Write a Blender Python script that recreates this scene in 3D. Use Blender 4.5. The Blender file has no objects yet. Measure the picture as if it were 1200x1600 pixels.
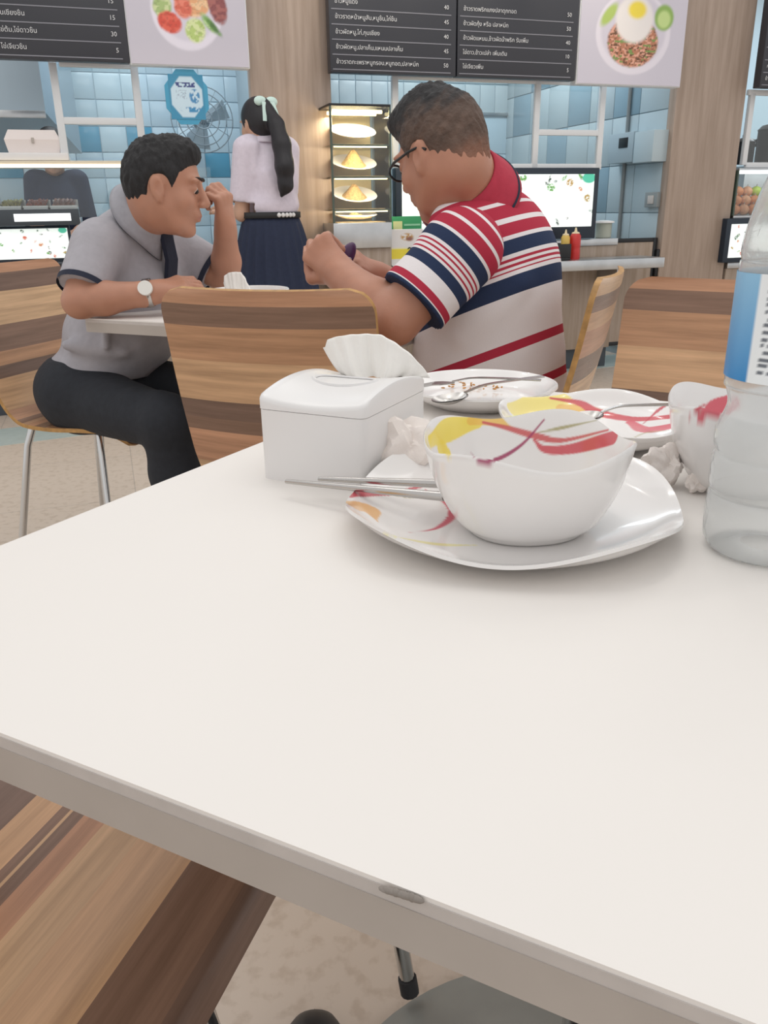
import bpy, bmesh, math, random
import numpy as np
from mathutils import Matrix, Vector

random.seed(7); np.random.seed(7)
SC = bpy.context.scene
COL = SC.collection

# ------------------------------------------------------------------ camera
F_PX, PITCH, ROLL, CAM_Z = 1260.0, math.radians(20.6), math.radians(-0.93), 1.0
_F = np.array([0, math.cos(PITCH), -math.sin(PITCH)])
_R0 = np.array([1.0, 0, 0]); _U0 = np.cross(_R0, _F)
_R = math.cos(ROLL) * _R0 + math.sin(ROLL) * _U0
_U = -math.sin(ROLL) * _R0 + math.cos(ROLL) * _U0
cam_d = bpy.data.cameras.new('camera'); cam = bpy.data.objects.new('camera', cam_d); COL.objects.link(cam)
cam_d.sensor_fit = 'VERTICAL'; cam_d.sensor_height = 24.0
cam_d.lens = 24.0 * F_PX / 1600.0
cam_d.clip_start = 0.02
cam.matrix_world = Matrix(((_R[0], _U[0], -_F[0], 0), (_R[1], _U[1], -_F[1], 0), (_R[2], _U[2], -_F[2], CAM_Z), (0, 0, 0, 1)))
SC.camera = cam

# ------------------------------------------------------------------ world, lights, exposure
w = bpy.data.worlds.new('world'); SC.world = w; w.use_nodes = True
w.node_tree.nodes['Background'].inputs[0].default_value = (1.0, 0.993, 0.985, 1)
w.node_tree.nodes['Background'].inputs[1].default_value = 0.86
def area(name, loc, size, power, col=(1, .975, .94), rot=(0, 0, 0), sy=None):
    l = bpy.data.lights.new(name, 'AREA'); l.energy = power; l.color = col; l.size = size
    if sy: l.shape = 'RECTANGLE'; l.size_y = sy
    o = bpy.data.objects.new(name, l); COL.objects.link(o); o.location = loc; o.rotation_euler = rot
    return o
area('ceiling_light_table', (0.5, 1.1, 3.1), 1.6, 6)
area('ceiling_light_hall', (-0.8, 2.6, 3.1), 1.6, 6)
area('ceiling_light_side', (1.6, 3.3, 3.1), 1.4, 8)
for i_, (x_, y_) in enumerate(((-.5, .9), (.35, 1.5), (-.9, 2.3), (.6, 2.6), (1.1, .9), (-.2, 3.4))):
    l_ = bpy.data.lights.new('ceiling_downlight', 'POINT'); l_.energy = 5; l_.shadow_soft_size = .05; l_.color = (1, .96, .9)
    o_ = bpy.data.objects.new('ceiling_downlight', l_); COL.objects.link(o_); o_.location = (x_, y_, 3.0)
SC.view_settings.view_transform = 'Standard'
SC.view_settings.look = 'None'
SC.view_settings.gamma = 1.0
SC.view_settings.use_curve_mapping = False
SC.view_settings.exposure = -0.03

# ------------------------------------------------------------------ geometry helpers
def ray(u, v):
    return _F + _R * (u - 600) / F_PX - _U * (v - 800) / F_PX
def on(u, v, z):
    d = ray(u, v); p = d * ((z - CAM_Z) / d[2]); return np.array([p[0], p[1], z])
def at(u, v, Y):
    d = ray(u, v); p = d * (Y / d[1]); return np.array([p[0], p[1], p[2] + CAM_Z])
WALL_YAW = math.radians(18.0)
WO = np.array([0.0, 4.84, 0.0])
_wx = np.array([math.cos(WALL_YAW), math.sin(WALL_YAW), 0]); _wy = np.array([-math.sin(WALL_YAW), math.cos(WALL_YAW), 0])
def wl(u, v, y=0.0):
    """point in the stall frame (x along the stall front, y into the stall) on the plane y"""
    d = ray(u, v); C = np.array([0, 0, CAM_Z])
    t = (y - (C - WO) @ _wy) / (d @ _wy); p = C + d * t - WO
    return np.array([p @ _wx, y, p[2]])
def wlx(u, v, x):
    d = ray(u, v); C = np.array([0, 0, CAM_Z])
    t = (x - (C - WO) @ _wx) / (d @ _wx); p = C + d * t - WO
    return np.array([x, p @ _wy, p[2]])

def lin(h):
    h = h.lstrip('#'); c = [int(h[i:i + 2], 16) / 255 for i in (0, 2, 4)]
    return tuple(x / 12.92 if x <= .04045 else ((x + .055) / 1.055) ** 2.4 for x in c)

def rotz(a):
    c, s = math.cos(a), math.sin(a); return np.array([[c, -s, 0], [s, c, 0], [0, 0, 1.0]])
def frame(d, up=(0, 0, 1)):
    d = np.asarray(d, float); d = d / np.linalg.norm(d); up = np.asarray(up, float)
    if abs(d @ up) > .98: up = np.array([0, 1.0, 0])
    x = np.cross(up, d); x /= np.linalg.norm(x); y = np.cross(d, x); return x, y, d

class MB:
    def __init__(s): s.v = []; s.f = []; s.n = 0; s.uv = None
    def add(s, v, f):
        s.v.append(np.asarray(v, float)); s.f += [tuple(i + s.n for i in q) for q in f]; s.n += len(v); return s
    def box(s, lo, hi, bev=0.0, R=None, o=(0, 0, 0)):
        lo = np.array(lo, float); hi = np.array(hi, float)
        bm = bmesh.new(); bmesh.ops.create_cube(bm, size=1.0)
        for q in bm.verts: q.co = Vector(((lo + hi) / 2 + np.array(q.co) * (hi - lo)))
        if bev > 0:
            bev = min(bev, .45 * float(min(abs(hi - lo))))
            bmesh.ops.bevel(bm, geom=bm.edges[:], offset=bev, segments=2, affect='EDGES', profile=.5)
        v = np.array([q.co[:] for q in bm.verts]); bm.verts.index_update()
        f = [[q.index for q in p.verts] for p in bm.faces]; bm.free()
        if R is not None: v = v @ np.asarray(R).T
        return s.add(v + np.array(o, float), f)
    def tube(s, pts, r, n=10, cap=True, up=(0, 0, 1)):
        pts = [np.asarray(p, float) for p in pts]; rs = r if hasattr(r, '__len__') else [r] * len(pts)
        V = []; m = len(pts)
        for i, p in enumerate(pts):
            d = pts[min(i + 1, m - 1)] - pts[max(i - 1, 0)]; x, y, _ = frame(d, up)
            for k in range(n):
                a = 2 * math.pi * k / n; V.append(p + rs[i] * (math.cos(a) * x + math.sin(a) * y))
        Fc = [(i * n + k, i * n + (k + 1) % n, (i + 1) * n + (k + 1) % n, (i + 1) * n + k) for i in range(m - 1) for k in range(n)]
        if cap: Fc += [tuple(range(n))[::-1], tuple((m - 1) * n + k for k in range(n))]
        return s.add(V, Fc)
    def lathe(s, prof, n=32, o=(0, 0, 0), cap=(True, True)):
        V = []; m = len(prof)
        for (r, z) in prof:
            for k in range(n):
                a = 2 * math.pi * k / n; V.append((r * math.cos(a), r * math.sin(a), z))
        Fc = [(i * n + k, i * n + (k + 1) % n, (i + 1) * n + (k + 1) % n, (i + 1) * n + k) for i in range(m - 1) for k in range(n)]
        if cap[0]: Fc.append(tuple(range(n))[::-1])
        if cap[1]: Fc.append(tuple((m - 1) * n + k for k in range(n)))
        return s.add(np.array(V) + np.array(o, float), Fc)
    def prism(s, poly, z0, z1, R=None, o=(0, 0, 0)):
        n = len(poly); V = [(p[0], p[1], z0) for p in poly] + [(p[0], p[1], z1) for p in poly]
        V = np.array(V, float)
        if R is not None: V = V @ np.asarray(R).T
        Fc = [tuple(range(n))[::-1], tuple(range(n, 2 * n))] + [(k, (k + 1) % n, n + (k + 1) % n, n + k) for k in range(n)]
        return s.add(V + np.array(o, float), Fc)
    def ball(s, c, r, n=16, m=10, R=None):
        r = np.array(r if hasattr(r, '__len__') else (r, r, r), float); V = []
        for i in range(m + 1):
            t = math.pi * i / m
            for k in range(n):
                a = 2 * math.pi * k / n; V.append((math.sin(t) * math.cos(a), math.sin(t) * math.sin(a), math.cos(t)))
        V = np.array(V) * r
        if R is not None: V = V @ np.asarray(R).T
        Fc = [(i * n + k, (i + 1) * n + k, (i + 1) * n + (k + 1) % n, i * n + (k + 1) % n) for i in range(m) for k in range(n)]
        return s.add(V + np.array(c, float), Fc)
    def grid(s, fn, nu, nv, closed_u=False):
        V = [fn(i, j) for j in range(nv) for i in range(nu)]
        Fc = []
        for j in range(nv - 1):
            for i in range(nu if closed_u else nu - 1):
                a = j * nu + i; b = j * nu + (i + 1) % nu; Fc.append((a, b, b + nu, a + nu))
        return s.add(V, Fc)
    def verts(s): return np.concatenate(s.v) if s.v else np.zeros((0, 3))

def mesh_from(name, V, Fc, smooth=True, angle=38):
    me = bpy.data.meshes.new(name); me.from_pydata([tuple(p) for p in V], [], [tuple(q) for q in Fc]); me.validate(); me.update()
    if smooth:
        me.polygons.foreach_set('use_smooth', [True] * len(me.polygons))
        if angle: me.set_sharp_from_angle(angle=math.radians(angle))
    return me
def tag(o, label=None, cat=None, group=None, kind=None):
    if label: o['label'] = label
    if cat: o['category'] = cat
    if group: o['group'] = group
    if kind: o['kind'] = kind
    return o
def obj(name, mb, mat, parent=None, smooth=True, angle=38, world=False):
    V = mb.verts()
    if world and parent is not None:
        M = np.array(parent.matrix_basis.inverted()); V = V @ M[:3, :3].T + M[:3, 3]
    me = mesh_from(name, V, mb.f, smooth, angle)
    me.materials.append(mat); o = bpy.data.objects.new(name, me); COL.objects.link(o)
    if parent is not None: o.parent = parent
    return o
def thing(name, label, cat, loc=(0, 0, 0), rz=0.0, group=None):
    o = bpy.data.objects.new(name, None); o.empty_display_size = .05; COL.objects.link(o)
    o.matrix_basis = Matrix.Translation(Vector(tuple(map(float, loc)))) @ Matrix.Rotation(rz, 4, 'Z')
    return tag(o, label, cat, group)
def wthing(name, label, cat, loc, group=None, rz=0.0):
    """thing standing in the stall frame"""
    p = WO + _wx * loc[0] + _wy * loc[1] + np.array([0, 0, loc[2]])
    return thing(name, label, cat, p, WALL_YAW + rz, group)
def wobj(name, mb, mat, kind=None, label=None, cat=None, group=None, **k):
    """single mesh whose vertices are in the stall frame, origin at the stall frame's origin"""
    o = obj(name, mb, mat, None, **k)
    o.matrix_basis = Matrix.Translation(Vector(tuple(WO))) @ Matrix.Rotation(WALL_YAW, 4, 'Z')
    return tag(o, label, cat, group, kind)
def dup(root, loc, rz, label=None, group=None):
    r = root.copy(); COL.objects.link(r); r.matrix_basis = Matrix.Translation(Vector(tuple(map(float, loc)))) @ Matrix.Rotation(rz, 4, 'Z')
    if label: r['label'] = label
    if group: r['group'] = group
    for ch in list(root.children):
        c = ch.copy(); COL.objects.link(c); c.parent = r
        for g in list(ch.children):
            d = g.copy(); COL.objects.link(d); d.parent = c
    return r
def set_colors(o, C, name='paint'):
    me = o.data; a = me.color_attributes.new(name, 'FLOAT_COLOR', 'POINT')
    C = np.asarray(C, np.float32)
    if C.shape[1] == 3: C = np.concatenate([C, np.ones((len(C), 1), np.float32)], 1)
    a.data.foreach_set('color', C.ravel())
def text_mesh(s, size, extrude=0.0005):
    cu = bpy.data.curves.new('txt', 'FONT'); cu.body = s; cu.size = size; cu.extrude = extrude; cu.resolution_u = 2
    o = bpy.data.objects.new('txt', cu); COL.objects.link(o)
    dg = bpy.context.evaluated_depsgraph_get(); me = bpy.data.meshes.new_from_object(o.evaluated_get(dg))
    bpy.data.objects.remove(o); bpy.data.curves.remove(cu); return me

# ------------------------------------------------------------------ materials
def new_mat(name):
    m = bpy.data.materials.new(name); m.use_nodes = True; nt = m.node_tree
    return m, nt, nt.nodes, nt.links, nt.nodes['Principled BSDF']
def mat(name, col, rough=.5, metal=0., noise=0., scale=8., bump=0., coat=0., spec=None, emis=None, estr=0., sss=0., stretch=None):
    if isinstance(col, str): col = lin(col)
    m, nt, N, L, b = new_mat(name)
    b.inputs['Base Color'].default_value = (*col, 1); b.inputs['Roughness'].default_value = rough; b.inputs['Metallic'].default_value = metal
    if coat: b.inputs['Coat Weight'].default_value = coat; b.inputs['Coat Roughness'].default_value = .08
    if spec is not None: b.inputs['Specular IOR Level'].default_value = spec
    if sss: b.inputs['Subsurface Weight'].default_value = sss; b.inputs['Subsurface Radius'].default_value = (.01, .004, .002); b.inputs['Subsurface Scale'].default_value = 1.0
    if emis: b.inputs['Emission Color'].default_value = (*(lin(emis) if isinstance(emis, str) else emis), 1); b.inputs['Emission Strength'].default_value = estr
    if noise or bump:
        tc = N.new('ShaderNodeTexCoord'); mp = N.new('ShaderNodeMapping'); L.new(tc.outputs['Object'], mp.inputs[0])
        if stretch: mp.inputs['Scale'].default_value = stretch
        nz = N.new('ShaderNodeTexNoise'); nz.inputs['Scale'].default_value = scale; nz.inputs['Detail'].default_value = 5; L.new(mp.outputs[0], nz.inputs[0])
        if noise:
            r = N.new('ShaderNodeValToRGB'); r.color_ramp.elements[0].position = .3; r.color_ramp.elements[1].position = .7
            r.color_ramp.elements[0].color = (*[c * (1 - noise) for c in col], 1); r.color_ramp.elements[1].color = (*[min(1, c * (1 + noise)) for c in col], 1)
            L.new(nz.outputs['Fac'], r.inputs[0]); L.new(r.outputs[0], b.inputs['Base Color'])
        if bump:
            bp = N.new('ShaderNodeBump'); bp.inputs['Strength'].default_value = bump; bp.inputs['Distance'].default_value = .01
            L.new(nz.outputs['Fac'], bp.inputs['Height']); L.new(bp.outputs[0], b.inputs['Normal'])
    return m
def mat_paint(name, rough=.3, emis=0., coat=0., attr='paint', bump=0., bscale=200., sss=0.):
    m, nt, N, L, b = new_mat(name)
    a = N.new('ShaderNodeVertexColor'); a.layer_name = attr
    L.new(a.outputs['Color'], b.inputs['Base Color']); b.inputs['Roughness'].default_value = rough
    if coat: b.inputs['Coat Weight'].default_value = coat
    if emis: L.new(a.outputs['Color'], b.inputs['Emission Color']); b.inputs['Emission Strength'].default_value = emis
    if sss: b.inputs['Subsurface Weight'].default_value = sss; b.inputs['Subsurface Radius'].default_value = (.01, .004, .002); b.inputs['Subsurface Scale'].default_value = .6
    if bump:
        tc = N.new('ShaderNodeTexCoord'); nz = N.new('ShaderNodeTexNoise'); nz.inputs['Scale'].default_value = bscale; L.new(tc.outputs['Object'], nz.inputs[0])
        bp = N.new('ShaderNodeBump'); bp.inputs['Strength'].default_value = bump; bp.inputs['Distance'].default_value = .003
        L.new(nz.outputs['Fac'], bp.inputs['Height']); L.new(bp.outputs[0], b.inputs['Normal'])
    return m
def mat_clear(name, tint=(1, 1, 1), gloss=.12, rough=.03, fres=1.25):
    m, nt, N, L, b = new_mat(name); N.remove(b); out = [n for n in N if n.type == 'OUTPUT_MATERIAL'][0]
    t = N.new('ShaderNodeBsdfTransparent'); t.inputs[0].default_value = (*tint, 1)
    g = N.new('ShaderNodeBsdfGlossy'); g.inputs['Roughness'].default_value = rough
    fr = N.new('ShaderNodeFresnel'); fr.inputs[0].default_value = fres
    ad = N.new('ShaderNodeMath'); ad.operation = 'ADD'; ad.use_clamp = True; ad.inputs[1].default_value = gloss * .3; L.new(fr.outputs[0], ad.inputs[0])
    mx = N.new('ShaderNodeMixShader'); L.new(ad.outputs[0], mx.inputs[0]); L.new(t.outputs[0], mx.inputs[1]); L.new(g.outputs[0], mx.inputs[2]); L.new(mx.outputs[0], out.inputs[0])
    return m
def mat_ply(bands=None, name='zebra_plywood'):
    """zebrano plywood: broad bands across the shell, from the UV map (x = width, y = run along the profile)"""
    m, nt, N, L, b = new_mat(name)
    uv = N.new('ShaderNodeUVMap'); uv.uv_map = 'UVMap'
    sep = N.new('ShaderNodeSeparateXYZ'); L.new(uv.outputs[0], sep.inputs[0])
    mp = N.new('ShaderNodeMapping'); mp.inputs['Scale'].default_value = (1.6, 34, 1); L.new(uv.outputs[0], mp.inputs[0])
    nz = N.new('ShaderNodeTexNoise'); nz.inputs['Scale'].default_value = 1.6; nz.inputs['Detail'].default_value = 6; nz.inputs['Roughness'].default_value = .65; L.new(mp.outputs[0], nz.inputs[0])
    mp2 = N.new('ShaderNodeMapping'); mp2.inputs['Scale'].default_value = (.9, 5, 1); L.new(uv.outputs[0], mp2.inputs[0])
    nz2 = N.new('ShaderNodeTexNoise'); nz2.inputs['Scale'].default_value = 1.5; L.new(mp2.outputs[0], nz2.inputs[0])
    a = N.new('ShaderNodeMath'); a.operation = 'MULTIPLY_ADD'; a.inputs[1].default_value = .010; L.new(nz2.outputs['Fac'], a.inputs[0]); L.new(sep.outputs['Y'], a.inputs[2])
    r = N.new('ShaderNodeValToRGB'); cr = r.color_ramp; cr.interpolation = 'CONSTANT'
    tan, tan2, mid, red, drk, drk2 = (lin(h) for h in ('#d8b08a', '#dab690', '#c29674', '#c8997a', '#8e7160', '#80675a'))
    bands = bands and [(p, dict(t=tan, t2=tan2, m=mid, r=red, d=drk, d2=drk2)[c]) for p, c in bands] or [(0, red), (.030, drk), (.068, mid), (.135, tan), (.215, drk2), (.255, drk), (.285, red), (.36, tan2), (.43, drk), (.462, tan), (.50, red), (.548, drk2), (.60, tan2), (.69, drk), (.76, mid), (.80, drk2), (.835, tan), (.93, red), (.97, drk)]
    for i, (p, c) in enumerate(bands):
        e = cr.elements[0] if i == 0 else (cr.elements[1] if i == 1 else cr.elements.new(p))
        e.position = p
    for e, (p, c) in zip(sorted(cr.elements, key=lambda e: e.position), bands): e.color = (*c, 1)
    L.new(a.outputs[0], r.inputs[0])
    mul = N.new('ShaderNodeMixRGB'); mul.blend_type = 'MULTIPLY'; mul.inputs[0].default_value = 1.0
    r2 = N.new('ShaderNodeValToRGB'); r2.color_ramp.elements[0].position = .3; r2.color_ramp.elements[0].color = (.66, .63, .6, 1); r2.color_ramp.elements[1].position = .68; r2.color_ramp.elements[1].color = (1.12, 1.1, 1.08, 1)
    L.new(nz.outputs['Fac'], r2.inputs[0]); L.new(r.outputs[0], mul.inputs[1]); L.new(r2.outputs[0], mul.inputs[2]); L.new(mul.outputs[0], b.inputs['Base Color'])
    b.inputs['Roughness'].default_value = .27; b.inputs['Specular IOR Level'].default_value = .4
    return m
M = {}
M['ply'] = mat_ply()
M['ply_near'] = mat_ply([(0, 'r'), (.40, 'm'), (.46, 'd2'), (.545, 't'), (.580, 'd'), (.592, 't2'), (.596, 'd'), (.612, 'r'), (.640, 't2'), (.68, 't'), (.74, 'd'), (.792, 'd2'), (.832, 'm'), (.845, 'd'), (.862, 'r')], 'zebra_plywood_wide_bands')
M['ply_edge'] = mat('plywood_edge', '#b58a52', .55, noise=.25, scale=60)
M['chrome'] = mat('chrome_tube', (.62, .62, .62), .16, 1.0)
M['steel'] = mat('brushed_steel', (.55, .56, .57), .32, 1.0, noise=.08, scale=12)
M['cutlery'] = mat('cutlery_steel', (.52, .50, .48), .25, 1.0)
M['rubber'] = mat('dark_rubber', '#2a2a2c', .7)
M['table_white'] = mat('white_laminate', '#ece7e2', .55, noise=.012, scale=3)
M['table_edge'] = mat('grey_edge_band', '#b3aaa2', .5, noise=.05, scale=14)
M['table_lip'] = mat('pale_edge_lip', '#c4bdb8', .5, noise=.06, scale=40)
M['base_grey'] = mat('grey_cast_base', '#9c9d98', .45, noise=.12, scale=9, metal=.3)
M['porcelain'] = mat('white_porcelain', '#ece8e6', .22, coat=.25)
M['plastic_white'] = mat('white_plastic', '#e6e4e3', .3)
M['paper'] = mat('tissue_paper', '#f4f1ec', .9, bump=.25, scale=60, sss=.0)
M['paper2'] = mat('used_tissue', '#eee5df', .9, bump=.3, scale=40, noise=.03)
M['black'] = mat('black_plastic', '#17181b', .4)
M['floor'] = None
M['white_frame'] = mat('white_painted_aluminium', '#e2e4e6', .4)
M['menu'] = mat('charcoal_menu_panel', '#34353c', .42, coat=.12)
M['menu_txt'] = mat('white_menu_lettering', '#d8d8da', .5)
M['menu_ln'] = mat('grey_menu_rule', '#82828a', .5)
M['glass'] = mat_clear('clear_glass', (.97, .99, .985), .12)
M['glass_edge'] = mat('green_glass_edge', '#4c5a50', .25)
M['clear_film'] = mat_clear('clear_film', (.98, .98, .98), .3, .1)
def mat_woodpanel(name, base, dark, sc=1.0, rough=.5):
    m, nt, N, L, b = new_mat(name)
    tc = N.new('ShaderNodeTexCoord'); mp = N.new('ShaderNodeMapping'); mp.inputs['Scale'].default_value = (16 * sc, 16 * sc, 1.1 * sc); L.new(tc.outputs['Object'], mp.inputs[0])
    nz = N.new('ShaderNodeTexNoise'); nz.inputs['Scale'].default_value = 1.7; nz.inputs['Detail'].default_value = 7; nz.inputs['Roughness'].default_value = .6; L.new(mp.outputs[0], nz.inputs[0])
    r = N.new('ShaderNodeValToRGB'); r.color_ramp.elements[0].position = .33; r.color_ramp.elements[0].color = (*lin(dark), 1); r.color_ramp.elements[1].position = .66; r.color_ramp.elements[1].color = (*lin(base), 1)
    L.new(nz.outputs['Fac'], r.inputs[0]); L.new(r.outputs[0], b.inputs['Base Color']); b.inputs['Roughness'].default_value = rough
    return m
M['pillar'] = mat_woodpanel('oak_laminate', '#b09d8f', '#9a8778')
M['counter_wood'] = mat_woodpanel('counter_oak_laminate', '#ac9b8d', '#93816f', 1.0)
def mat_floor():
    m, nt, N, L, b = new_mat('beige_terrazzo_floor')
    tc = N.new('ShaderNodeTexCoord'); mp = N.new('ShaderNodeMapping'); mp.inputs['Rotation'].default_value = (0, 0, math.radians(-18)); L.new(tc.outputs['Object'], mp.inputs[0])
    br = N.new('ShaderNodeTexBrick'); br.offset = 0; br.inputs['Scale'].default_value = 1.0; br.inputs['Brick Width'].default_value = .6; br.inputs['Row Height'].default_value = .6; br.inputs['Mortar Size'].default_value = .002; br.inputs['Mortar Smooth'].default_value = .3
    br.inputs['Color1'].default_value = (*lin('#d6c6b6'), 1); br.inputs['Color2'].default_value = (*lin('#d1c2b3'), 1); br.inputs['Mortar'].default_value = (*lin('#b4a89c'), 1); L.new(mp.outputs[0], br.inputs[0])
    nz = N.new('ShaderNodeTexNoise'); nz.inputs['Scale'].default_value = 38; nz.inputs['Detail'].default_value = 6; L.new(tc.outputs['Object'], nz.inputs[0])
    r = N.new('ShaderNodeValToRGB'); r.color_ramp.elements[0].position = .34; r.color_ramp.elements[0].color = (.86, .83, .8, 1); r.color_ramp.elements[1].position = .5; r.color_ramp.elements[1].color = (1, 1, 1, 1); L.new(nz.outputs['Fac'], r.inputs[0])
    mx = N.new('ShaderNodeMixRGB'); mx.blend_type = 'MULTIPLY'; mx.inputs[0].default_value = 1; L.new(br.outputs['Color'], mx.inputs[1]); L.new(r.outputs[0], mx.inputs[2]); L.new(mx.outputs[0], b.inputs['Base Color'])
    b.inputs['Roughness'].default_value = .28
    return m
M['floor'] = mat_floor()
# ================================================================== SETTING
fl = MB().box((-9, -4, -.1), (9, 12, 0)); tag(obj('floor', fl, M['floor'], smooth=False), kind='structure')
M['inlay'] = mat('teal_grey_floor_band', '#b9c6c2', .25, noise=.05, scale=20)
floor_o = bpy.data.objects['floor']
p0, p1 = on(0, 697, 0), on(100, 684, 0); dd = (p1 - p0) / np.linalg.norm(p1 - p0); nn = np.array([-dd[1], dd[0], 0])
a, b = p0 - dd * 3, p0 + dd * 9
obj('floor_band', MB().prism([a[:2], b[:2], (b + nn * .34)[:2], (a + nn * .34)[:2]], -.02, .0012), M['inlay'], floor_o, smooth=False)

def X(u, v, y=0.): return wl(u, v, y)[0]
def Z(u, v, y=0.): return wl(u, v, y)[2]
TOPZ = 3.0
xL0, xL1 = X(391, 130), X(517, 130)
xR0, xR1 = X(1053, 190), X(1160, 190)
# pillars
wobj('wall_pillar_left', MB().box((xL0, 0, 0), (xL1, .07, TOPZ), .004), M['pillar'], kind='structure')
wobj('wall_pillar_right', MB().box((xR0, 0, 0), (xR1, .07, TOPZ), .004), M['pillar'], kind='structure')
# rear wall and partitions
M['wall_blue'] = mat('pale_blue_wall', '#b4cbd8', .5)
M['wall_grey'] = mat('blue_grey_wall', '#a6b7c0', .5)
M['tile_w'] = mat('white_glazed_tile', '#c2d8e4', .18)
M['tile_w2'] = mat('cool_white_glazed_tile', '#b5ccd9', .18)
M['tile_b'] = mat('blue_glazed_tile', '#5f9fbd', .16)
M['tile_g'] = mat('grey_glazed_tile', '#b3c3ca', .2)
M['tile_gb'] = mat('slate_blue_glazed_tile', '#8ba6b5', .2)
YB = 2.3
def tiles(parent, x0, x1, z0, z1, w, h, ox, oz, pick, axis='x', const=0., face=-1):
    """tiles in the stall frame on plane y=const (axis x) or x=const (axis y); each tile an object of its own"""
    g = .0025; cache = {}
    i0 = math.floor((x0 - ox) / w); i1 = math.ceil((x1 - ox) / w); j0 = math.floor((z0 - oz) / h); j1 = math.ceil((z1 - oz) / h)
    for i in range(i0, i1):
        for j in range(j0, j1):
            a0, a1 = max(x0, ox + i * w) + g, min(x1, ox + (i + 1) * w) - g
            b0, b1 = max(z0, oz + j * h) + g, min(z1, oz + (j + 1) * h) - g
            if a1 - a0 < .02 or b1 - b0 < .02: continue
            m = pick(i, j); key = (round(a1 - a0, 3), round(b1 - b0, 3), m.name)
            if key not in cache:
                W, H = a1 - a0, b1 - b0
                mb = MB().box((0, 0, 0), (W, .008, H), .002) if axis == 'x' else MB().box((0, 0, 0), (.008, W, H), .002)
                me = mesh_from('tile', mb.verts(), mb.f); me.materials.append(m); cache[key] = me
            o = bpy.data.objects.new('tile', cache[key]); COL.objects.link(o); o.parent = parent
            o.location = (a0, const - .008, b0) if axis == 'x' else (const - .008, a0, b0)
xb0 = X(-170, 200, YB); xb1 = X(470, 200, YB)
wr = wobj('wall_rear', MB().box((xb0, YB, 0), (X(1400, 200, YB), YB + .1, TOPZ)), M['wall_blue'], kind='structure', smooth=False)
tw = X(157, 217, YB) - X(115, 217, YB); tz = Z(136, 197, YB) - Z(136, 238, YB)
ox, oz = X(115, 217, YB), Z(136, 238, YB)
blues = {(0, 0), (2, 0), (5, -1), (-3, -1), (8, 0), (-5, 0)}
tiles(wr, X(-40, 200, YB), X(400, 200, YB), Z(200, 440, YB), Z(200, 60, YB), tw, tz, ox, oz,
      lambda i, j: M['tile_b'] if (i, j) in blues else (M['tile_w'] if (i * 7 + j * 3) % 3 else M['tile_w2']), 'x', YB)
# middle stall: narrow grey tiles above a rail, pale blue panels below
XP = xR0 + .012
tiles(wr, X(516, 150, YB), XP, Z(760, 178, YB), Z(760, 60, YB), tw * .72, tz * 1.25, ox, Z(760, 178, YB), lambda i, j: M['tile_g'], 'x', YB)
tiles(wr, X(516, 150, YB), XP, Z(760, 330, YB), Z(760, 178, YB) - .01, tw * 2.1, tz * 1.7, ox, Z(760, 178, YB) - tz * 1.7 * 3 - .01, lambda i, j: M['tile_w2'], 'x', YB)
obj('wall_rail', MB().box((X(516, 150, YB), YB - .03, Z(760, 181, YB)), (XP, YB - .005, Z(760, 176, YB)), .003), M['steel'], wr)
wp = wobj('wall_partition', MB().box((XP, .072, 0), (XP + .09, YB, TOPZ)), M['wall_grey'], kind='structure', smooth=False)
gp = {(1, 5), (3, 5), (5, 6), (2, 3), (6, 5), (4, 4)}
tiles(wp, .072, YB, .05, 2.6, .30, .30, .072, .05, lambda i, j: M['tile_gb'] if (i, j) in gp else M['tile_g'], 'y', XP)
wobj('wall_partition_left', MB().box((xL0 + .30, .072, 0), (xL0 + .38, YB, TOPZ)), M['wall_grey'], kind='structure', smooth=False)
# bright ceilings of the stalls carry the stall lamps
for nm, xc in (('stall_light_left', X(180, 100, 1.2)), ('stall_light_middle', X(760, 100, 1.2)), ('stall_light_right', X(1330, 100, 1.2))):
    p = WO + _wx * xc + _wy * 1.1
    area(nm, (p[0], p[1], 2.75), 1.3, 26, (.86, .95, 1.0), (0, 0, WALL_YAW), .7)

# ------------------------------------------------------------------ menu boards and posters (boxes hung over the counters)
YM = -.10
def painted(name, parent, w, h, nx, ny, fn, m, loc, th=.004):
    """thin printed sheet facing -y; fn(U,V)->rgb with U right, V up in 0..1"""
    us = np.linspace(0, 1, nx); vs = np.linspace(0, 1, ny); U, V = np.meshgrid(us, vs)
    P = np.stack([U * w, np.zeros_like(U), V * h], -1).reshape(-1, 3)
    Fc = [(j * nx + i, j * nx + i + 1, (j + 1) * nx + i + 1, (j + 1) * nx + i) for j in range(ny - 1) for i in range(nx - 1)]
    mb = MB().add(P, Fc); n = len(P)
    bx = MB().box((0, .0005, 0), (w, th, h)); mb.add(bx.verts(), bx.f)
    o = obj(name, mb, m, parent, smooth=False); o.location = loc
    C = np.ones((mb.n, 3)) * .8; C[:n] = fn(U, V).reshape(-1, 3); set_colors(o, C); return o
def smooth(e0, e1, x): t = np.clip((x - e0) / (e1 - e0), 0, 1); return t * t * (3 - 2 * t)
_rg = np.random.RandomState(3); _nz = _rg.rand(64, 64)
def vnoise(x, y):
    xi = np.floor(x).astype(int); yi = np.floor(y).astype(int); fx = x - xi; fy = y - yi; fx = fx * fx * (3 - 2 * fx); fy = fy * fy * (3 - 2 * fy)
    g = lambda i, j: _nz[i % 64, j % 64]
    return (g(xi, yi) * (1 - fx) + g(xi + 1, yi) * fx) * (1 - fy) + (g(xi, yi + 1) * (1 - fx) + g(xi + 1, yi + 1) * fx) * fy
def blend(C, m, col): return C * (1 - m[..., None]) + np.array(lin(col) if isinstance(col, str) else col) * m[..., None]
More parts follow.
